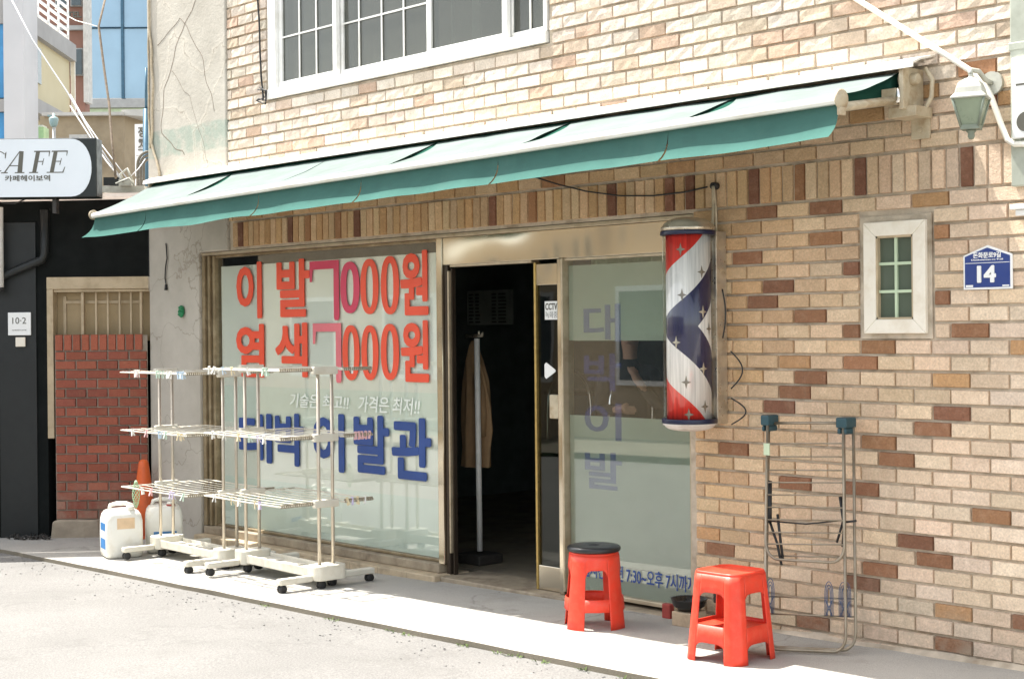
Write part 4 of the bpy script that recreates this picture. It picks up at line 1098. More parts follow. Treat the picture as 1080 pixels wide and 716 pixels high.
# ------------------------------------------------------------------ rolling drying racks
LX = .46
def rack():
    o = thing('drying_rack', 'x', 'drying rack', (0, 0, 0), 0, 'rolling drying racks in front of the display window', local=True)
    tr = MB()
    P = []
    hx, hy = .44, .085
    for cx, cy, a0 in ((hx, hy, 0), (-hx, hy, 90), (-hx, -hy, 180), (hx, -hy, 270)):
        for k in range(5):
            a = R(a0+22.5*k); P.append((cx+.055*math.cos(a)-(0), cy+.055*math.sin(a)))
    def loft(mb, P, z0, z1, k=1.0):
        A_ = [mb.bm.verts.new((x, y, z0)) for x, y in P]; B_ = [mb.bm.verts.new((x*k, y*k, z1)) for x, y in P]
        mb.bm.faces.new(A_[::-1]); mb.bm.faces.new(B_); n = len(P)
        for i in range(n): mb.bm.faces.new((A_[i], A_[(i+1) % n], B_[(i+1) % n], B_[i]))
    for s_ in (-1, 1):
        Q = []
        for cx, cy, a0 in ((.035, .075, 0), (-.035, .075, 90), (-.035, -.075, 180), (.035, -.075, 270)):
            for k in range(5):
                a = R(a0+22.5*k); Q.append((s_*LX+cx+.04*math.cos(a), cy+.04*math.sin(a)))
        blk = MB(); loft(blk, Q, .055, .150); build('end_block', blk, 'rack_plastic', o, bevel=.008)
    tr.box(-LX+.078, LX-.078, -.085, .085, .085, .098); tr.box(-LX+.078, LX-.078, -.097, -.085, .070, .128); tr.box(-LX+.078, LX-.078, .085, .097, .070, .128)
    for i in range(-1, 2): tr.box(i*.26-.10, i*.26+.10, -.07, .07, .098, .106)
    build('base_tray', tr, 'rack_plastic', o, bevel=.006)
    for s_ in (-1, 1):
        for ya, yb in ((-.36, -.116), (.116, .36)): build('foot', MB().box(s_*LX-.028, s_*LX+.028, ya, yb, .052, .092), 'rack_plastic', o, bevel=.010)
        for y, dx in ((-.33, 0), (.33, 0), (-.06, .03), (.06, -.03)):
            c = MB()
            for q in (-.013, .013): c.lathe([(.008, q-.009), (.024, q-.009), (.027, q-.005), (.027, q+.005), (.024, q+.009), (.008, q+.009)], 0, .027, 16, ax='x')
            for v in c.bm.verts: v.co += Vector((s_*LX+dx, y, 0))
            c.tube([(s_*LX+dx, y, .027), (s_*LX+dx, y, .056)], .008, 6)
            build('caster', c, 'caster_rubber', o)
    for s_ in (-1, 1):
        for y in (-.052, .052):
            build('post', MB().tube([(s_*LX, y, .10), (s_*LX, y, 1.405)], .0112, 10), 'rack_steel', o)
    for t, z in enumerate((1.395, .965, .545)):
        tier = MB()
        ys = [-.34+.68*i/9 for i in range(10)]
        for y in ys:
            dz = .006*noise.noise((y*3, t, 1))
            tier.tube([(-LX-.02, y, z+dz), (-.15, y, z-.006+dz), (.15, y, z-.006+dz), (LX+.02, y, z+dz)], .0030, 6)
        for s_ in (-1, 1):
            for ya, yb in ((-.355, -.10), (.10, .355)): tier.tube([(s_*(LX+.02), ya, z-.004), (s_*(LX+.02), yb, z-.004)], .0052, 6)
            tier.tube([(-LX-.02, s_*.355, z-.004), (LX+.02, s_*.355, z-.004)], .0050, 6)
        tt = build('shelf_tier', tier, 'rack_plastic', o)
        for s_ in (-1, 1):
            hb = MB(); hb.box(s_*LX-.020, s_*LX+.020, -.092, .092, z-.032, z+.018); build('tier_hub', hb, 'rack_plastic', tt, bevel=.007)
        for s_ in (1,):
            for ya, yb in ((-.345, -.11), (.13, .350)):
                nm = MB(); y = ya
                while y < yb:
                    nm.box(s_*(LX+.02)-.008, s_*(LX+.02)+.008, y, y+.008, z-.012, z+.012); y += .016
                build('hook_strip', nm, 'notched_plastic', tt)
    return o
rk = rack(); rk.location = (-8.385, -.650, G(-8.235)); rk.rotation_euler = (0, 0, R(-3)); rk['label'] = 'white rolling three tier drying rack nearer the door, in front of the blue lettering'
rk2 = copy_tree(rk); rk2.location = (-9.60, -.600, G(-9.60)); rk2.rotation_euler = (0, 0, R(-2)); rk2['label'] = 'white rolling three tier drying rack beside the two jugs and concrete column'
rk2.scale = (1, 1, .985)

# clothes pegs
PEGC = {'pink': (.78, .48, .48), 'pale_blue': (.52, .64, .74), 'mint': (.55, .70, .58), 'cream': (.76, .65, .42), 'lilac': (.58, .52, .70), 'white': (.80, .79, .74), 'green': (.40, .58, .36)}
for c, v in PEGC.items(): M('peg_'+c, v, .45, var=.08)
def peg_mesh():
    mb = MB()
    for s_ in (-1, 1):
        mb.prism([(s_*.002, .012), (s_*.010, .012), (s_*.009, -.012), (s_*.016, -.050), (s_*.009, -.050), (s_*.002, -.012)], -.006, .006)
    mb.lathe([(.006, -.007), (.006, .007)], 0, -.012, 10, ax='y')
    return mb
peg0 = {}
TN = {1.395: 'top', .965: 'middle', .545: 'bottom'}
spots = [(rk2, 'left', -.355, [(-.25, 1.395, 'white'), (-.20, 1.395, 'white'), (.08, 1.395, 'mint'), (.12, 1.395, 'mint'), (.17, 1.395, 'mint'), (.24, 1.395, 'white'), (.28, 1.395, 'white'), (.38, 1.395, 'pale_blue'), (.42, 1.395, 'pale_blue'), (.45, 1.395, 'pale_blue'),
                       (-.08, .965, 'pink'), (.10, .965, 'pale_blue'), (.14, .965, 'pale_blue'), (.38, .965, 'cream'), (.42, .965, 'cream'),
                       (-.30, .965, 'white'), (-.22, 1.395, 'pink'), (.20, .965, 'mint'), (-.16, .545, 'white'), (-.02, .545, 'pink'), (.26, .545, 'lilac'), (.30, .545, 'lilac'), (.44, .545, 'mint')]),
         (rk, 'right', -.355, [(-.40, 1.395, 'white'), (-.33, 1.395, 'white'), (-.22, 1.395, 'pale_blue'), (-.36, .965, 'white'), (-.20, .965, 'white'), (-.34, .545, 'white'), (-.02, .545, 'white'), (-.10, 1.395, 'cream'), (.10, 1.395, 'white'), (.30, 1.395, 'mint'), (.34, 1.395, 'mint'), (-.02, .965, 'cream'), (.12, .965, 'mint'), (.22, .965, 'lilac'), (.30, .965, 'white'),
                       (-.12, .545, 'cream'), (.18, .545, 'cream'), (.24, .545, 'lilac')]),
         (rk, 'right', 'edge', [(.20, 1.395, 'white'), (.22, .965, 'pink'), (.245, .965, 'pink'), (.27, .965, 'pink'), (.30, .965, 'pink'), (.33, .965, 'pink'), (.15, .545, 'cream'), (.19, .545, 'lilac'), (.23, .545, 'cream'), (.29, .545, 'white')])]
sidewords = {'left': 'by the jugs', 'right': 'nearer the door'}
for root, side, ypos, lst in spots:
    mw = Matrix.LocRotScale(root.location, root.rotation_euler, root.scale)
    for q, z, c in lst:
        if c not in peg0:
            o = build('clothes_peg', peg_mesh(), 'peg_'+c); peg0[c] = o
        else:
            o = peg0[c].copy(); COL.objects.link(o)
        edge = ypos == 'edge'
        p = mw @ (Vector((LX+.02, q, z+.012)) if edge else Vector((q, -.355, z+.006)))
        o.location = p; o.rotation_euler = (random.uniform(-.25, .25), random.uniform(-.3, .3), root.rotation_euler.z+(PI/2 if not edge else random.uniform(-.3, .3))+random.uniform(-.5, .5)); o.scale = (.85, 1.0, .85)
        where = 'right end' if edge else 'front edge'
        o['label'] = '%s clothes peg on the %s of the %s tier, rack %s' % (c.replace('_', ' '), where, TN[z], sidewords[side])
        o['category'] = 'clothes peg'; o['group'] = 'clothes pegs clipped on the drying racks'

# green net bag hanging on the left rack
mb = MB()
for k in range(8):
    a = k*PI/4; P = []
    for i in range(12):
        t = i/11; r = .004+.022*math.sin(PI*t)**.8; P.append((r*math.cos(a+t*5), r*math.sin(a+t*5), .10-.20*t))
    mb.tube(P, .0025, 4)
q = Matrix.LocRotScale(rk2.location, rk2.rotation_euler, rk2.scale) @ Vector((-.36, -.30, .49))
for v in mb.bm.verts: v.co += q
build('net_bag', mb, 'peg_green', None, label='small green net bag hanging from the bottom tier of the rack by the jugs', cat='net bag', loc=tuple(q))

# ------------------------------------------------------------------ jugs and cone
def jug(label, loc, rz, red, tan):
    o = thing('plastic_jug', label, 'jug', loc, rz, 'white plastic jugs on the pavement', local=True)
    mb = MB()
    def ring(w, d, z, r):
        P = []
        for cx, cy, a0 in ((w-r, d-r, 0), (-w+r, d-r, 90), (-w+r, -d+r, 180), (w-r, -d+r, 270)):
            for k in range(5):
                a = R(a0+22.5*k); P.append((cx+r*math.cos(a), cy+r*math.sin(a), z))
        return [mb.bm.verts.new(p) for p in P]
    S_ = [(.105, .105, .0, .03), (.130, .125, .012, .035), (.136, .132, .04, .035), (.138, .134, .18, .035), (.136, .132, .275, .035), (.128, .124, .318, .04), (.112, .108, .345, .045), (.085, .085, .356, .04)]
    rs = [ring(*s_) for s_ in S_]
    for A_, B_ in zip(rs, rs[1:]):
        n_ = len(A_)
        for i in range(n_): mb.bm.faces.new((A_[i], A_[(i+1) % n_], B_[(i+1) % n_], B_[i])).smooth = True
    mb.bm.faces.new(rs[0][::-1]); mb.bm.faces.new(rs[-1])
    build('body', mb, 'jug_plastic', o)
    h = MB().tube([(-.085, .02, .345), (-.075, .02, .385), (-.03, .02, .395), (.04, .02, .392), (.085, .02, .375), (.095, .02, .34)], .016, 8, sx=1.3); build('handle', h, 'jug_plastic', o)
    c = MB().lathe([(.030, .35), (.030, .375), (.026, .382), (0, .383)], .05, -.075, 18); build('cap', c, 'jug_plastic', o)
    if red: build('seal_ring', MB().lathe([(.0315, .352), (.033, .354), (.033, .364), (.0315, .366)], .05, -.075, 18), 'red_rubber', o)
    l = MB()
    if tan: l.box(-.1375, -.1365, -.09, .07, .07, .26); build('label', l, 'label_blue', o); l = MB(); l.box(-.06, .07, -.1355, -.1345, .22, .30); build('label', l, 'label_tan', o)
    else: l.box(-.08, .09, -.1360, -.1345, .13, .165); build('label', l, 'label_blue', o)
    return o
jug('white plastic jug with blue and tan labels, the one nearer the kerb', (-10.30, -.83, G(-10.3)), R(74), False, True)
jug('white plastic jug with a red cap ring, half behind the other jug', (-10.32, -.46, G(-10.32)), R(62), True, False)
cn = thing('traffic_cone', 'faded orange traffic cone standing in the corner behind the jugs', 'traffic cone', (-11.19, -.14, G(-11.28)))
mb = MB().lathe([(.10, G(-11.28)+.025), (.085, .15), (.062, .35), (.046, .47), (.041, .505), (.030, .528), (.012, .535)], -11.19, -.14, 24); build('body', mb, 'cone_orange', cn)
mb = MB(); mb.box(-11.30, -11.08, -.25, -.03, G(-11.28), G(-11.28)+.025); build('base', mb, 'cone_orange', cn, bevel=.008)

# ------------------------------------------------------------------ dark neighbour building (its front is turned towards the street corner)
nb = thing('neighbour_building', 'low black painted building with a brick filled beige window next to the shop', 'building', (-11.30, -.01, 0), R(47), local=True)
zb = -.2
def NX(px): return (px-161)/126.7
def NZ(py): return (551-py)/126.7
mb = MB()
wx0_, wx1_ = NX(53), -.005
mb.box(-3.2, wx0_, .0, .25, zb, 2.72); mb.box(wx0_, wx1_, .0, .25, NZ(292), 2.72); mb.box(wx0_, wx1_, .30, .40, zb, NZ(292))
mb.box(-3.2, -3.0, .25, 4, zb, 2.72); mb.box(-3.2, .3, 3.9, 4.1, zb, 2.72)
build('wall', mb, 'black_render', nb)
mb = MB(); mb.prism([(-3.3, 2.645), (.10, 2.690), (.10, 2.720), (-3.3, 2.675)], -.24, 4.1); build('roof', mb, 'slab_sheet', nb)
mb = MB(); mb.box(-1.27+.02, NX(42), -.015, .0, zb, 2.5); mb.box(NX(-40), NX(-3), -.03, 0, zb, 2.5); build('door', mb, 'black_metal', nb, bevel=.004)
mb = MB(); mb.box(wx0_+.002, wx1_, -.02, .12, NZ(305), NZ(292)-.002); mb.box(wx0_+.002, NX(60), -.018, .10, NZ(462), NZ(305)-.001); mb.box(NX(60)+.001, wx1_, .0, .08, NZ(308), NZ(305)-.001)
mb.box(NX(88), NX(91), .02, .07, NZ(353), NZ(308)); mb.box(NX(150), NX(152.5), .02, .07, NZ(353), NZ(308))
wn_ = build('window', mb, 'beige_frame', nb, bevel=.004)
mb = MB(); mb.box(NX(60), -.006, .10, .12, NZ(360), NZ(308)); build('panel', mb, 'beige_panel', wn_)
mb = MB(); mb.box(NX(67), NX(70), .085, .0995, NZ(356), NZ(312)); mb.box(NX(70), NX(150), .085, .0995, NZ(320), NZ(317)); build('panel_batten', mb, 'beige_frame', wn_)
for px in (103, 115.5, 128, 140): build('grille_bar', MB().box(NX(px)-.008, NX(px)+.008, .045, .062, NZ(356), NZ(308)), 'beige_frame', wn_, bevel=.003)
# red brick infill
rb = MB(); _keep = bw
def nbrick(x0, x1, z0, z1, tone, dep):
    d = dep+random.uniform(-.003, .004); e = .004; yb = dep+.02
    f = [(x0+e, d, z0+e), (x1-e, d, z0+e), (x1-e, d, z1-e), (x0+e, d, z1-e)]; bk = [(x0, yb, z0), (x1, yb, z0), (x1, yb, z1), (x0, yb, z1)]
    rb.face(f, 0, tone)
    for i in range(4):
        j = (i+1) % 4; rb.face([f[i], bk[i], bk[j], f[j]], 0, tone)
RED = (.34, .095, .052); xa_, xb_ = NX(62), -.012
z = NZ(547); n = 0
while z+.074 < NZ(365):
    x = xa_-(.088 if n % 2 else 0)
    while x < xb_:
        a, b = max(x, xa_)+.005, min(x+.176, xb_)-.005
        if b-a > .02: nbrick(a, b, z+.004, z+.073, jit(lerp(RED, (.26, .07, .045), random.random()), .18), -.045)
        x += .176
    z += .0775; n += 1
x = xa_
while x+.07 < xb_+.01:
    nbrick(x+.004, x+.068, z+.004, NZ(353), jit(RED, .2), -.045); x += .0735
rb.face([(xa_, -.028, NZ(547)), (xb_, -.028, NZ(547)), (xb_, -.028, NZ(354)), (xa_, -.028, NZ(354))], 1, (.3, .25, .2))
rb.face([(xa_, -.028, NZ(354)), (xb_, -.028, NZ(354)), (xb_, .08, NZ(354)), (xa_, .08, NZ(354))], 1, (.3, .25, .2))
rb.face([(xa_, -.028, NZ(547)), (xa_, -.028, NZ(354)), (xa_, .08, NZ(354)), (xa_, .08, NZ(547))], 1, (.3, .25, .2))
build('brick_infill', rb, ['red_brick', 'grey_mortar'], nb)
mb = MB(); mb.prism([(NX(57), zb), (NX(60), .02), (NX(66), .035), (NX(108), .03), (NX(112), zb)], -.10, .1); mb.prism([(NX(112.5), zb), (NX(112.5), .0), (-.02, .03), (-.02, zb)], -.035, .1)
build('footing', mb, 'footing', nb, bevel=.015)
# downpipe of the black building
mb = MB(); mb.tube([(NX(53), -.05, 2.6), (NX(53), -.05, NZ(268)), (NX(50), -.05, NZ(274)), (NX(8), -.05, NZ(291)), (NX(-6), -.05, NZ(300))], .036, 10)
build('drain_pipe', mb, 'black_metal', nb)
mb = MB(); mb.tube([(NX(6), -.10, 2.62), (NX(6), -.10, NZ(303))], .045, 12); 
wp = build('white_pipe', mb, 'pvc_white', nb)
build('pipe_cap', MB().lathe([(.047, NZ(307)), (.047, NZ(303))], NX(6), -.10, 12), 'cable_black', wp)
# 10-2 plaque and the little white plate
def nthing(name, label, cat, x, z, y=-.02):
    c, s_ = math.cos(R(47)), math.sin(R(47))
    return thing(name, label, cat, (-11.30+c*x-s_*y, -.01+s_*x+c*y, z), R(47), local=True)
w_ = 24/126.7
pq = nthing('number_plaque', 'square white plaque reading 10-2 on the black wall', 'plaque', NX(25), NZ(353))
build('plate', MB().box(-w_/2, w_/2, -.015, .0, 0, w_), 'plate_white', pq, bevel=.003)
mb = text_mesh('10·2', -w_*.30, w_*.30, w_*.50, w_*.78, -.0155, .0); text_mesh('카페헤이보역', -w_*.33, w_*.30, w_*.20, w_*.245, -.0155, .0, mb=mb); build('lettering', mb, 'letter_dark', pq)
pq = nthing('bell_plate', 'tiny blank white plate below the 10-2 plaque', 'plate', NX(26), NZ(365))
build('plate', MB().box(-.040, .040, -.02, .0, 0, .078), 'cream_frame', pq, bevel=.004)
# bits of rubbish at the foot of the wall
for i in range(7):
    x = NX(20+i*6); rmb = MB()
    for k in range(7):
        a = random.random()*6; rmb.tube([(random.uniform(-.05, .05), random.uniform(-.03, .03), .008), (random.uniform(-.09, .09), random.uniform(-.05, .05), .012+random.random()*.03)], .006, 5)
    o = build('dead_twigs', rmb, 'iron_dark', None, label='little heap of dark twigs at the foot of the black wall', cat='twigs', group='dead twigs along the black wall')
    c, s_ = math.cos(R(47)), math.sin(R(47)); y = -.10-random.random()*.08
    X_ = -11.30+c*x-s_*y; o.location = (X_, -.01+s_*x+c*y, G(X_))

# cafe sign board
sgn = nthing('cafe_sign', 'wide black sign with a white rounded panel reading CAFE above the black building', 'sign', -.991, 2.666, -.38)
K = 118.5/1.0   # pixels per metre at the sign's distance
def SX(px): return (px-20)/130.6
def SZ(py): return (209.5-py)/130.6
build('box', MB().box(SX(-150), SX(109), -.06, .12, 0, SZ(147)), 'sign_black', sgn, bevel=.01)
P = [(SX(-140), SZ(208.6)), (SX(82), SZ(208.6))]
for i in range(1, 16):
    a = -PI/2+PI*i/16; P.append((SX(82)+(SX(104)-SX(82))*math.cos(a)**.9 if math.cos(a) > 0 else SX(82), (SZ(208.6)+SZ(148))/2+(SZ(148)-SZ(208.6))/2*math.sin(a)))
P += [(SX(82), SZ(148)), (SX(-140), SZ(148))]
build('panel', MB().prism(P, -.066, -.059), 'sign_white', sgn)
L_ = MB(); sh = .20; zb0, zt0 = SZ(183.5), SZ(160.5); H_ = zt0-zb0
def lp(pts, y=-.0675): L_.prism([(x+sh*(z-zb0), z) for x, z in pts], y, -.0655)
def rect(x0, x1, z0, z1, y=-.0675): lp([(x0, z0), (x1, z0), (x1, z1), (x0, z1)], y)
s1, s2 = .032, .007
x = SX(12)-.004      # A
lp([(x+.0, zb0), (x+.012, zb0), (x+.104, zt0), (x+.096, zt0)]); lp([(x+.096, zt0), (x+.130, zt0-.002), (x+.150, zb0), (x+.112, zb0)], -.0677)
rect(x+.035, x+.125, zb0+.055, zb0+.055+s2, -.0679); rect(x-.018, x+.034, zb0-.001, zb0+s2, -.0681); rect(x+.092, x+.168, zb0-.001, zb0+s2, -.0681)
x = SX(40)           # F
rect(x+.012, x+.012+s1, zb0, zt0); rect(x-.012, x+.060, zb0-.001, zb0+s2, -.0677); rect(x-.004, x+.125, zt0-s2-.002, zt0+.001, -.0677); rect(x+.044, x+.085, zb0+H_*.50, zb0+H_*.50+s2, -.0677)
lp([(x+.116, zt0), (x+.125, zt0), (x+.125, zt0-.045), (x+.121, zt0-.045)], -.0679); lp([(x+.078, zb0+H_*.36), (x+.085, zb0+H_*.36), (x+.087, zb0+H_*.66), (x+.083, zb0+H_*.66)], -.0679)
x = SX(59)-.004      # E
rect(x+.012, x+.012+s1, zb0, zt0); rect(x-.012, x+.122, zb0-.001, zb0+s2, -.0677); rect(x-.004, x+.125, zt0-s2-.002, zt0+.001, -.0677); rect(x+.044, x+.085, zb0+H_*.50, zb0+H_*.50+s2, -.0677)
lp([(x+.116, zt0), (x+.125, zt0), (x+.125, zt0-.040), (x+.121, zt0-.040)], -.0679); lp([(x+.112, zb0), (x+.122, zb0), (x+.128, zb0+.046), (x+.123, zb0+.046)], -.0679); lp([(x+.078, zb0+H_*.36), (x+.085, zb0+H_*.36), (x+.087, zb0+H_*.66), (x+.083, zb0+H_*.66)], -.0679)
cxx, czz = SX(0)+.01, (zb0+zt0)/2   # C
n_ = 26; po, pi_ = [], []
for i in range(n_+1):
    a = R(48)+R(264)*i/n_; th = .006+.026*max(0, math.cos(a-R(180)))**1.2
    po.append((cxx+.088*math.cos(a), czz+(H_/2+.003)*math.sin(a))); pi_.append((cxx+(.088-th)*math.cos(a), czz+(H_/2+.003-.007)*math.sin(a)))
for i in range(n_): lp([po[i], po[i+1], pi_[i+1], pi_[i]])
lp([(cxx+.060, czz+.070), (cxx+.070, czz+.083), (cxx+.074, czz+.030), (cxx+.068, czz+.030)], -.0679)
build('lettering', L_, 'letter_dark', sgn)
mb = text_mesh('카페헤이보역', SX(13), SX(60.5), SZ(192.2), SZ(185.8), -.0665, .02); build('lettering', mb, 'letter_dark', sgn)
mb = MB(); mb.tube([(SX(-5), .02, .0), (SX(8), .0, -.035), (SX(20), .0, -.04), (SX(32), .02, .0)], .005, 6); build('cable', mb, 'iron_dark', sgn); build('support', MB().box(SX(60), SX(64), .0, .08, -.12, .001), 'iron_dark', sgn)

# ------------------------------------------------------------------ background, each at its own distance
AXV, RTV = Vector((-math.cos(R(43)), math.sin(R(43)), 0)), Vector((math.sin(R(43)), math.cos(R(43)), 0))
CAM = Vector((0, -6.42, 1.585))
def far(px, py, D):
    u = px-540-.0095*(py-358); v = py-358+.0095*(px-540)
    return CAM+AXV*D+RTV*(u/1600*D)+Vector((0, 0, -(v+12.2)/1600*D))
def fx(mb, px0, px1, py0, py1, D, D2=None, org=None, mi=0, push=0):
    """box whose front lies at distance D; local frame: x right, y away"""
    a = far(px0, py1, D)-org; b = far(px1, py0, D)-org
    x0, x1 = a.dot(RTV), b.dot(RTV); z0, z1 = a.z, b.z; y0 = a.dot(AXV); y1 = y0+(D2 or 1)
    mb.box(x0, x1, y0, y1, z0, z1, mi)
    return mb
def fthing(name, label, cat, px, D):
    p = far(px, 350, D); p.z = G(p.x)-.03
    o = thing(name, label, cat, tuple(p), R(47), local=True); return o, p
# tan block house
o, p = fthing('block_house', 'low tan block wall building with a pale coping behind the CAFE sign', 'building', 100, 22)
build('wall', fx(MB(), 45, 129, 122, 420, 22, 3, p), 'tan_block', o)
mb = MB(); a = far(129, 122, 22)-p; b = far(172, 132, 23.2)-p; zz0 = -.2
ax_, ay_ = a.dot(RTV), a.dot(AXV); bx_, by_ = b.dot(RTV), b.dot(AXV)
mb.face([(ax_, ay_, zz0), (bx_, by_, zz0), (bx_, by_, a.z), (ax_, ay_, a.z)]); build('side_wall', mb, 'tan_block', o, solid=.05)
mb = MB(); fx(mb, 44, 129.5, 118, 122.2, 21.9, 3.2, p); mb.prism([(ax_, a.z), (bx_, a.z-.02), (bx_, a.z+.08), (ax_, a.z+.08)], ay_-.05, by_+.3); build('coping', mb, 'cornice', o)
build('vent', fx(MB(), 73, 92, 142, 160, 21.85, .1, p), 'cornice', o); build('vent_grille', fx(MB(), 76, 83, 145, 160, 21.82, .02, p), 'letter_grey', o)
# yellow house: wall runs away from the camera
o, p = fthing('yellow_house', 'pale yellow house with a white balcony railing and one dark window', 'building', 50, 28)
def prism_y(mb, x, poly, th):   # poly in (y,z) at local x, thickness th to the left
    A_ = [mb.bm.verts.new((x, y, z)) for y, z in poly]; B_ = [mb.bm.verts.new((x-th, y, z)) for y, z in poly]
    mb.bm.faces.new(A_); mb.bm.faces.new(B_[::-1]); n = len(poly)
    for i in range(n): mb.bm.faces.new((A_[i], B_[i], B_[(i+1) % n], A_[(i+1) % n]))
def yl(px, py, D): q = far(px, py, D)-p; return q
n0, n1 = yl(18, 30, 26.5), yl(73, 65, 30)
xw = (n0.dot(RTV)+n1.dot(RTV))/2
sx0, sx1 = n0.dot(RTV), n1.dot(RTV)
def wallpt(t, z): # along the wall, 0 near .. 1 far
    return (sx0+(sx1-sx0)*t, n0.dot(AXV)+(n1.dot(AXV)-n0.dot(AXV))*t, z)
ztop = yl(73, 65, 30).z
def wq(mb, t0, t1, z0, z1, off=0, th=.3):
    a, b = Vector(wallpt(t0, 0)), Vector(wallpt(t1, 0)); d = (b-a).normalized(); nrm = Vector((d.y, -d.x, 0))
    if nrm.x < 0: nrm = -nrm
    q0, q1 = a+nrm*off, b+nrm*off; r0, r1 = q0-nrm*th, q1-nrm*th
    v = [mb.bm.verts.new((q.x, q.y, z)) for z in (z0, z1) for q in (q0, q1, r1, r0)]
    for f in ((0,3,2,1),(4,5,6,7),(0,1,5,4),(1,2,6,5),(2,3,7,6),(3,0,4,7)): mb.bm.faces.new([v[i] for i in f])
    return mb
build('wall', wq(MB(), -.3, 1, -.3, ztop, 0, 2.0), 'yellow_wall', o)
build('balcony_slab', wq(MB(), -.35, 1.02, ztop, ztop+.33, .12, 2.2), 'grey_concrete', o)
build('lower_slab', wq(MB(), -.35, .96, yl(66, 132, 29.6).z-.15, yl(66, 132, 29.6).z+.1, .25, .3), 'grey_concrete', o)
build('window', wq(MB(), .16, .40, yl(30, 86, 27.5).z, yl(30, 48, 27.5).z, .03, .1), 'window_dark', o)
mb = MB()
for i in range(7): wq(mb, -.3, .93, ztop+.40+i*.145, ztop+.44+i*.145, .06, .04)
for i in range(7): wq(mb, -.3+i*.2, -.3+i*.2+.014, ztop+.33, ztop+1.33, .08, .03)
build('railing', mb, 'pvc_white', o)
wp_ = build('corner_pipe', wq(MB(), 1.005, 1.02, -.2, ztop, .10, .08), 'cream_frame', o)
# white column with blue panels
o, p = fthing('tall_pylon', 'white concrete column with blue panels at the far left edge', 'building', 14, 17)
build('column', fx(MB(), 7, 24, -40, 420, 17, .5, p), 'column_white', o)
build('panel', fx(MB(), -60, 4.5, 26, 104, 17.1, .3, p), 'blue_panel', o); build('panel', fx(MB(), -60, 4.5, 119, 420, 17.1, .3, p), 'blue_panel', o); mb = fx(MB(), -60, 6.5, -40, 25.5, 17.05, .35, p); fx(mb, -60, 6.5, 104.5, 118.5, 17.05, .35, p); build('band', mb, 'grey_concrete', o)
# brown brick block
o, p = fthing('brown_block', 'brown brick block with grey windows behind the yellow house', 'building', 75, 45)
build('wall', fx(MB(), 40, 88, -60, 420, 45, .5, p), 'brown_brick', o)
for q in ((58, 71, -4, 9), (74, 86, -4, 7), (74, 87, 51, 80), (56, 70, 51, 80)):
    w1 = build('window', fx(MB(), q[0], q[1], q[2], q[3], 44.9, .2, p), 'letter_grey', o); build('pane', fx(MB(), q[0]+1.2, q[1]-1.2, q[2]+1.2, q[3]-1.2, 44.85, .1, p), 'window_dark', w1)
build('band', fx(MB(), 40, 88, 27, 32, 44.85, .2, p), 'letter_grey', o); build('edge_trim', fx(MB(), 88.2, 91, -60, 108, 44.7, .5, p), 'cornice', o)
mb = MB(); a = far(71, 13, 44.8)-p; b = far(86, 19, 44.8)-p
mb = text_mesh('TEL', a.dot(RTV), b.dot(RTV), b.z, a.z, a.dot(AXV), .03, .05); build('lettering', mb, 'letter_dark', o)
# glass tower
o, p = fthing('glass_tower', 'tall blue glass office tower behind the shop', 'tower', 125, 60)
mb = MB()
for x0, x1 in ((91.5, 128), (128.8, 190)):
    for y0_, y1_ in ((-90, 29), (30, 104)): build('glazing', fx(MB(), x0, x1, y0_, y1_, 60, .4, p), 'tower_glass', o)
build('mullion', fx(MB(), 128, 128.8, -90, 104, 59.9, .5, p), 'tower_frame', o); build('mullion', fx(MB(), 91.5, 190, 29, 30.2, 59.9, .5, p), 'tower_frame', o)
build('podium_band', fx(MB(), 70, 190, 104, 114, 59.5, 1, p), 'letter_grey', o); build('podium', fx(MB(), 70, 190, 114, 420, 59.7, 1, p), 'curtain_green', o)
build('core', fx(MB(), 92, 190, -90, 104, 61, 8, p), 'tower_frame', o)
# small street lamp, lime box, hanging sign, dark pole
o, p = fthing('street_lamp', 'small teal street lamp on a pale post above the CAFE sign', 'street lamp', 56.5, 19)
mb = MB(); q0, q1 = far(57, 400, 19)-p, far(57, 133, 19)-p; mb.tube([(q0.dot(RTV), q0.dot(AXV), q0.z), (q1.dot(RTV), q1.dot(AXV), q1.z)], .022, 8); build('post', mb, 'cornice', o)
mb = MB(); a = far(56.5, 128, 19)-p; mb.lathe([(.035, a.z-.07), (.052, a.z-.03), (.062, a.z+.03), (.05, a.z+.045), (.02, a.z+.06), (.01, a.z+.10)], a.dot(RTV), a.dot(AXV), 12); mb.box(a.dot(RTV)-.07, a.dot(RTV)-.01, a.dot(AXV)-.03, a.dot(AXV)+.03, a.z+.055, a.z+.075); build('lamp_head', mb, 'teal_lamp', o)
o, p = fthing('lime_cabinet', 'narrow lime green cabinet standing behind the CAFE sign', 'cabinet', 42, 18)
build('cabinet', fx(MB(), 37.5, 46, 134, 400, 18, .2, p), 'lime_box', o); build('lid', fx(MB(), 38.5, 45, 132, 134, 18.02, .16, p), 'cornice', o)
o, p = fthing('vertical_sign', 'narrow white vertical sign with black Korean characters behind the concrete column', 'sign', 150, 16)
build('board', fx(MB(), 142.5, 160, 131, 186, 16, .12, p), 'sign_white', o)
mb = MB()
for ch, y0_, y1_ in (('정', 134, 145), ('통', 147, 151), ('스', 151, 159)):
    a = far(145.5, y0_, 15.99)-p; b = far(153, y1_, 15.99)-p
    text_mesh(ch, a.dot(RTV), b.dot(RTV), b.z, a.z, a.dot(AXV), .02, .01, mb=mb)
build('lettering', mb, 'letter_dark', o); build('rule', fx(MB(), 143.5, 160, 164, 164.7, 15.99, .01, p), 'letter_grey', o)
o, p = fthing('dark_mast', 'thin dark green mast with curved rails beside the concrete column', 'mast', 153, 14.5)
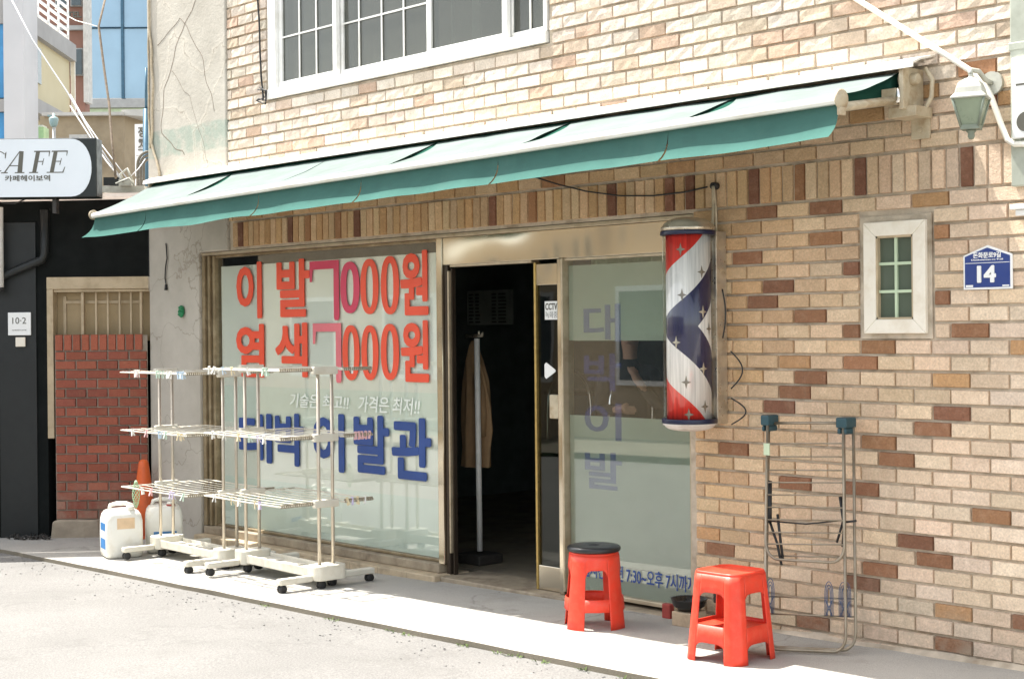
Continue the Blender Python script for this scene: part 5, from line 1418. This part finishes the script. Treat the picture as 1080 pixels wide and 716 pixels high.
def ft(mb, pts, r, D, n=8):
    mb.tube([((far(a, b, D)-p).dot(RTV), (far(a, b, D)-p).dot(AXV), (far(a, b, D)-p).z) for a, b in pts], r, n)
mb = MB(); ft(mb, [(153, 400), (154, 115)], .030, 14.5); ft(mb, [(154, 115), (154, 72)], .013, 14.5); build('mast', mb, 'tower_frame', o)
mb = MB()
for k in range(3):
    c = []
    for i in range(7):
        a = PI/2+PI/2*(1-i/6)*1.0; c.append((157.5+(12.5-k*3.2)*math.cos(PI-PI/2*i/6), 174-(14-k*4)*math.sin(PI/2*i/6)))
    ft(mb, [(145+k*3.2, 210)]+c, .014, 14.3, 6)
build('rail_hoop', mb, 'letter_dark', o)
o, p = fthing('water_drum', 'white drum with dark hoops beside the concrete column above the awning', 'drum', 151, 14.8)
a = far(151, 191, 14.8)-p; mb = MB().lathe([(.075, a.z-.6), (.078, a.z+.0), (.070, a.z+.02), (.02, a.z+.03)], a.dot(RTV), a.dot(AXV), 16); build('drum', mb, 'slab_white', o)
# roof clutter at the black building's corner
o, p = fthing('junction_box', 'grey metal cable junction on the roof corner beside the CAFE sign', 'junction box', 131, 12.9)
mb = MB(); fx(mb, 125, 138, 189, 196, 12.9, .1, p); ft(mb, [(130, 192), (127, 184), (134, 178), (139, 190)], .012, 12.9, 6); ft(mb, [(122, 194), (136, 188), (142, 196)], .010, 12.85, 6); fx(mb, 108, 152, 196, 203, 12.95, .3, p); build('box', mb, 'lamp_grey', o)
mb = MB(); fx(mb, 109, 126, 187, 195.8, 13.1, .3, p); build('ridge_block', mb, 'black_metal', o)
# overhead cables
def cable(label, pts, D0, D1, r, mat):
    P = []
    for i, (a, b) in enumerate(pts): P.append(far(a, b, D0+(D1-D0)*i/(len(pts)-1)))
    mb = MB().tube(P, r, 6); build('overhead_cable', mb, mat, None, label=label, cat='cable', loc=tuple(P[0]), group='overhead cables behind the CAFE sign')
cable('thick white cable slanting down in front of the yellow house', [(8, -8), (34, 42), (70, 96), (100, 148), (130, 192)], 14, 13, .0065, 'column_white')
cable('second white cable just right of the thick one, ending at the roof corner', [(74, 100), (90, 128), (108, 154), (139, 195)], 14.5, 13, .005, 'column_white')
cable('thin grey cable left of the white ones near the block house', [(74, 112), (92, 140), (112, 170), (128, 190)], 15, 13, .007, 'letter_grey')
cable('brown twisted cable hanging across the blue tower', [(113, -10), (104, 28), (110, 75), (115, 110), (118, 150), (122, 188)], 14, 13, .011, 'cable_brown')
cable('thin pale cable running from the railing to the brown cable', [(58, 10), (80, 22), (102, 28)], 16, 14, .004, 'conduit_white')
cable('short pale cable rising to the right from the roof corner', [(134, 190), (146, 178), (153, 168)], 13, 14, .004, 'column_white')

# ------------------------------------------------------------------ inside the shop
cs = thing('coat_stand', 'pale metal coat pole with a black base inside the doorway', 'coat stand', (-7.765, .50, -.024))
mb = MB().tube([(-7.765, .50, .06), (-7.775, .50, 1.515)], .020, 10); build('pole', mb, 'pvc_white', cs)
mb = MB(); mb.tube([(-7.93, .54, 1.53), (-7.78, .50, 1.535), (-7.68, .46, 1.535)], .012, 8); mb.tube([(-7.72, .47, 1.535), (-7.71, .46, 1.565)], .008, 6); mb.tube([(-7.68, .46, 1.535), (-7.66, .45, 1.555)], .008, 6); build('hook_bar', mb, 'brushed_steel', cs)
mb = MB(); mb.box(-7.90, -7.66, .40, .62, -.024, .045); build('base', mb, 'iron_dark', cs, bevel=.01)
ct = thing('hanging_coat', 'brown coat hanging on the coat pole inside the doorway', 'coat', (-7.86, .60, .60))
mb = MB(); n_ = 40; rings = []
for z, rx, ry, cx_ in ((1.50, .02, .02, -8.05), (1.46, .05, .04, -8.05), (1.36, .11, .06, -8.05), (1.22, .16, .07, -8.03), (1.05, .19, .075, -8.02), (.88, .20, .08, -8.02), (.75, .18, .08, -8.03), (.62, .19, .08, -8.04)):
    r_ = []
    for i in range(n_):
        a = 2*PI*i/n_; k = 1+.16*math.sin(a*7+z*2)*min(1, (1.5-z)*3)+.08*math.sin(a*3+z*9)
        r_.append(mb.bm.verts.new((cx_+.11+rx*.66*k*math.cos(a), .615+ry*.8*k*math.sin(a), z)))
    rings.append(r_)
for A_, B_ in zip(rings, rings[1:]):
    for i in range(n_): mb.bm.faces.new((A_[i], A_[(i+1) % n_], B_[(i+1) % n_], B_[i])).smooth = True
mb.bm.faces.new(rings[0])
build('coat_body', mb, 'coat_brown', ct)
mb = MB(); mb.tube([(-7.89, .60, 1.30), (-7.84, .58, 1.14), (-7.82, .575, .97), (-7.83, .575, .84)], [.035, .045, .043, .04], 14); build('sleeve', mb, 'coat_brown', ct)
po_ = thing('price_poster', 'dim grey price poster on the back wall seen through the open door', 'poster', (-11.0, 3.3, 1.6))
bx0, bx1 = -10.86, -10.24
mb = MB(); mb.box(-10.72, -10.10, 3.0, 3.02, 1.615, 1.935); build('sheet', mb, 'poster_grey', po_)
mb = MB()
for i in range(9):
    for x0, x1 in ((-10.69, -10.62), (-10.60, -10.53), (-10.37, -10.30), (-10.28, -10.17)): mb.box(x0, x1-random.random()*.02, 2.996, 2.9985, 1.635+i*.032, 1.648+i*.032)
build('lettering', mb, 'iron_dark', po_)
cb = thing('shop_counter', 'dark cabinet standing deep inside the shop behind the doorway', 'cabinet', (-8.6, 3.0, -.024))
mb = MB(); mb.box(-9.2, -8.2, 2.6, 3.1, .03, 1.02); build('cabinet_body', mb, 'tower_frame', cb, bevel=.01); mb = MB(); mb.box(-9.24, -8.16, 2.56, 3.12, 1.02, 1.05); build('worktop', mb, 'black_metal', cb); mb = MB(); mb.box(-9.18, -8.22, 2.63, 3.08, -.024, .03); build('kick_plate', mb, 'black_metal', cb)
# barber chair with curved chrome arms behind the fixed pane
ch_ = thing('barber_chair', 'barber chair with curved chrome arms behind the fixed shop window', 'barber chair', (-7.35, 1.25, -.024))
X0, Y0 = -7.35, 1.25
build('pedestal', MB().lathe([(.26, -.024), (.26, .0), (.06, .03), (.05, .42)], X0, Y0, 24), 'chrome', ch_)
mb = MB(); mb.box(X0-.26, X0+.26, Y0-.26, Y0+.26, .45, .58); build('seat', mb, 'leather_dark', ch_, bevel=.04)
mb = MB(); mb.box(X0-.25, X0+.25, Y0+.20, Y0+.32, .60, 1.28); build('backrest', mb, 'leather_dark', ch_, bevel=.04)
for s_ in (-1, 1):
    P = [(X0+s_*.30, Y0+.22, .55)]+[(X0+s_*.30, Y0+.02+.22*math.cos(PI*i/10), 1.02+.26*math.sin(PI*i/10)) for i in range(11)]+[(X0+s_*.30, Y0-.20, .55)]
    build('arm', MB().tube(P, .018, 10), 'chrome', ch_)

# person standing inside behind the clear band of the window
pr = None
bm = bmesh.new()
J = {'pelvis': (0, 0, .90, .115, .095), 'waist': (0, .0, 1.03, .115, .085), 'chest': (0, .0, 1.22, .135, .095), 'neckb': (0, .01, 1.36, .062, .06), 'neck': (0, .0, 1.42, .048, .048), 'chin': (0, -.01, 1.48, .058, .066), 'headm': (0, -.01, 1.555, .072, .086), 'headt': (0, .0, 1.625, .055, .066),
     'shl': (-.16, .0, 1.325, .058, .058), 'ell': (-.21, .01, 1.06, .045, .045), 'wrl': (-.05, -.17, 1.08, .030, .032), 'shr': (.16, .0, 1.325, .058, .058), 'elr': (.20, -.08, 1.08, .045, .045), 'wrr': (.06, -.17, 1.28, .028, .030),
     'hipl': (-.085, 0, .84, .085, .09), 'knl': (-.09, -.01, .48, .058, .06), 'anl': (-.09, .01, .10, .042, .045), 'tol': (-.095, -.12, .035, .040, .032), 'hipr': (.085, 0, .84, .085, .09), 'knr': (.09, -.01, .48, .058, .06), 'anr': (.09, .01, .10, .042, .045), 'tor': (.10, -.12, .035, .040, .032)}
E_ = [('pelvis', 'waist'), ('waist', 'chest'), ('chest', 'neckb'), ('neckb', 'neck'), ('neck', 'chin'), ('chin', 'headm'), ('headm', 'headt'), ('chest', 'shl'), ('shl', 'ell'), ('ell', 'wrl'), ('chest', 'shr'), ('shr', 'elr'), ('elr', 'wrr'), ('pelvis', 'hipl'), ('hipl', 'knl'), ('knl', 'anl'), ('anl', 'tol'), ('pelvis', 'hipr'), ('hipr', 'knr'), ('knr', 'anr'), ('anr', 'tor')]
# five fingers per hand
for sd, wr, dr_ in (('l', Vector((-.05, -.17, 1.08)), Vector((.10, -.03, .0))), ('r', Vector((.06, -.17, 1.28)), Vector((-.035, .02, .09)))):
    up_ = Vector((0, 0, 1)) if sd == 'l' else Vector((.9, .3, .3)); d_ = dr_.normalized()
    J['pa'+sd] = (*(wr+d_*.055), .030, .018); E_.append(('wr'+sd, 'pa'+sd))
    for f in range(5):
        off = up_*((f-2)*.014) if f < 4 else up_*.035
        b_ = wr+d_*(.075 if f < 4 else .03)+off*.9; t_ = b_+d_*(.045 if f in (1, 2) else .036)+Vector((0, .012, 0))
        J['f%s%d' % (sd, f)] = (*b_, .0095, .0095); J['g%s%d' % (sd, f)] = (*t_, .0085, .0085)
        E_ += [('pa'+sd, 'f%s%d' % (sd, f)), ('f%s%d' % (sd, f), 'g%s%d' % (sd, f))]
names = list(J); me = bpy.data.meshes.new('person')
me.from_pydata([J[k][:3] for k in names], [(names.index(a), names.index(b)) for a, b in E_], [])
po2 = bpy.data.objects.new('person', me); COL.objects.link(po2)
sk = po2.modifiers.new('skin', 'SKIN'); 
for i, k in enumerate(names): me.skin_vertices[0].data[i].radius = J[k][3:5]; me.skin_vertices[0].data[i].use_root = (k == 'pelvis')
sb = po2.modifiers.new('sub', 'SUBSURF'); sb.levels = 2; sb.render_levels = 2
dg = bpy.context.evaluated_depsgraph_get(); dg.update()
bod = bpy.data.meshes.new_from_object(po2.evaluated_get(dg)); bpy.data.objects.remove(po2)
mb = MB(); mb.add_mesh(bod)
# nose, ears, brow and mouth joined to the head
for c, rx, ry, rz_ in (((0, -.098, 1.535), .011, .018, .022), ((-.076, -.0, 1.545), .010, .018, .028), ((.076, -.0, 1.545), .010, .018, .028), ((0, -.086, 1.497), .022, .008, .007)):
    s0 = bmesh.ops.create_uvsphere(mb.bm, u_segments=10, v_segments=8, radius=1)
    for v in s0['verts']: v.co = Vector((v.co.x*rx, v.co.y*ry, v.co.z*rz_))+Vector(c)
eyes = set()
for sx_ in (-.029, .029):
    s0 = bmesh.ops.create_uvsphere(mb.bm, u_segments=10, v_segments=8, radius=1)
    for v in s0['verts']:
        v.co = Vector((v.co.x*.012, v.co.y*.008, v.co.z*.006))+Vector((sx_, -.084, 1.557))
        for f in v.link_faces: eyes.add(f)
for f in mb.bm.faces:
    c = f.calc_center_median(); f.smooth = True
    hand = (c.y < -.165 and 1.03 < c.z < 1.45)
    f.material_index = 2 if f in eyes else (0 if (c.z > 1.40 or hand) else 1)
pz = build('person', mb, ['skin', 'cloth_black', 'hair'], None, label='person in dark clothes inside behind the shop window with a hand at the chin', cat='person')
hm = MB(); s0 = bmesh.ops.create_uvsphere(hm.bm, u_segments=24, v_segments=16, radius=1)
for v in list(hm.bm.verts):
    v.co = Vector((v.co.x*.084, v.co.y*.098+.012, v.co.z*.10+1.568))
bmesh.ops.delete(hm.bm, geom=[v for v in hm.bm.verts if v.co.z < 1.53 or (v.co.y < -.055 and v.co.z < 1.605)], context='VERTS')
hr = build('hair', hm, 'hair', pz, solid=.012, smooth=True)
pz.location = (-6.74, .92, -.024); pz.rotation_euler = (0, 0, R(35))

# ------------------------------------------------------------------ weeds at the kerb
def weed_mesh(k):
    mb = MB()
    for i in range(16):
        a = random.random()*2*PI; l = random.uniform(.012, .03); w_ = .004
        bx_, by_ = random.uniform(-.05, .05), random.uniform(-.012, .012)
        t = (bx_+l*.8*math.cos(a), by_+l*.8*math.sin(a), l*random.uniform(.3, .8))
        n_ = (-math.sin(a)*w_, math.cos(a)*w_, 0)
        m_ = ((bx_+t[0])/2+n_[0], (by_+t[1])/2+n_[1], t[2]*.7); m2 = ((bx_+t[0])/2-n_[0], (by_+t[1])/2-n_[1], t[2]*.7)
        mb.face([(bx_, by_, 0), m_, t, m2])
    return mb
for i, x in enumerate((-7.75, -7.05, -6.52, -6.36, -5.93, -5.62, -5.52, -5.33, -5.05, -4.78, -4.60)):
    build('weed', weed_mesh(i), 'weed', None, label='tiny green weed growing in the kerb joint', cat='weed', group='weeds along the kerb joint').location = (x, -1.266-.012*(i % 2), G(x)-.028)
# crumbs of gravel lying along the kerb
gv = MB()
for i in range(260):
    x = random.uniform(-11, -3.6); y = -1.29-abs(random.gauss(0, .22)); r = random.uniform(.002, .006)
    s0 = [(x-r, y-r, 0), (x+r, y-r*.6, 0), (x+r*.7, y+r, 0), (x-r*.8, y+r*.8, 0)]; zt_ = G(x)-.028+r
    b_ = [(a, b, G(x)-.029) for a, b, _ in s0]; t_ = [(x+(a-x)*.6, y+(b-y)*.6, zt_) for a, b, _ in s0]
    gv.face(t_)
    for k in range(4): gv.face([b_[k], b_[(k+1) % 4], t_[(k+1) % 4], t_[k]])
build('gravel', gv, 'road_concrete', None, label='loose grit scattered on the road along the kerb', cat='gravel', kind='stuff')

# ------------------------------------------------------------------ street across the road (seen mirrored in the glass)
ob = thing('opposite_building', 'plain tan rendered building across the road', 'building', (-12, -10.5, 0))
mb = MB(); mb.box(-26, -13.2, -14, -10.4, -1, 4.2); build('wall', mb, 'far_building_tan', ob)
mb = MB(); mb.box(-13.1, -2.0, -14, -10.6, -1, 3.8); build('wall', mb, 'far_building_grey', ob)
for i in range(8):
    x = -24.5+i*2.9; y = -10.39 if x < -14.5 else -10.59
    if -14.6 < x < -12.6: x = -12.5
    w1 = build('window', MB().box(x, x+1.5, y-.02, y+.03, .7, 2.2), 'pvc_white', ob); build('pane', MB().box(x+.08, x+1.42, y+.031, y+.036, .78, 2.12), 'window_dark', w1)

# ------------------------------------------------------------------ camera, light, world
cam = bpy.data.cameras.new('camera'); co = bpy.data.objects.new('camera', cam); COL.objects.link(co)
cam.sensor_width = 36; cam.lens = 1600/1080*36; cam.clip_end = 2000; cam.clip_start = .05
rho = .0095
fwd = AXV; up = Vector((0, 0, 1)); rgt = RTV
rm = Matrix((rgt, up, -fwd)).transposed().to_4x4()
# roll the camera so that uprights lean slightly as in the photograph
co.matrix_world = Matrix.Translation(CAM) @ rm @ Matrix.Rotation(-rho, 4, 'Z')
cam.shift_y = -12.2/1080; cam.shift_x = 0
SC.camera = co

SUN = Vector((.46, .11, -1)).normalized()
sl = bpy.data.lights.new('sun', 'SUN'); sl.energy = 3.3; sl.angle = R(.5); sl.color = (1, .965, .905)
so = bpy.data.objects.new('sun', sl); COL.objects.link(so); so.rotation_euler = SUN.to_track_quat('-Z', 'Y').to_euler(); so.location = (-8, -4, 12)
w = bpy.data.worlds.new('World'); SC.world = w; w.use_nodes = True
N = w.node_tree.nodes; L = w.node_tree.links; N.clear()
sky = N.new('ShaderNodeTexSky'); sky.sky_type = 'NISHITA'; sky.sun_disc = False
el = math.asin(-SUN.z); sky.sun_elevation = el; sky.sun_rotation = math.atan2(-SUN.x, -SUN.y); sky.dust_density = 2.0; sky.air_density = 1.0
bg = N.new('ShaderNodeBackground'); bg.inputs[1].default_value = .15; o_ = N.new('ShaderNodeOutputWorld')
hs = N.new('ShaderNodeHueSaturation'); hs.inputs['Saturation'].default_value = .55; L.new(sky.outputs[0], hs.inputs['Color'])
wm = N.new('ShaderNodeMix'); wm.data_type = 'RGBA'; wm.blend_type = 'MULTIPLY'; wm.inputs[0].default_value = 1; wm.inputs[7].default_value = (1.0, .95, .85, 1); L.new(hs.outputs[0], wm.inputs[6]); L.new(wm.outputs[2], bg.inputs[0]); L.new(bg.outputs[0], o_.inputs[0])
SC.view_settings.view_transform = 'Standard'; SC.view_settings.look = 'None'; SC.view_settings.exposure = 1.82; SC.view_settings.gamma = 1
SC.render.engine = 'CYCLES'
SC.cycles.use_denoising = True
SC.cycles.max_bounces = 8; SC.cycles.diffuse_bounces = 4; SC.cycles.transparent_max_bounces = 12
SC.cycles.sample_clamp_indirect = 8
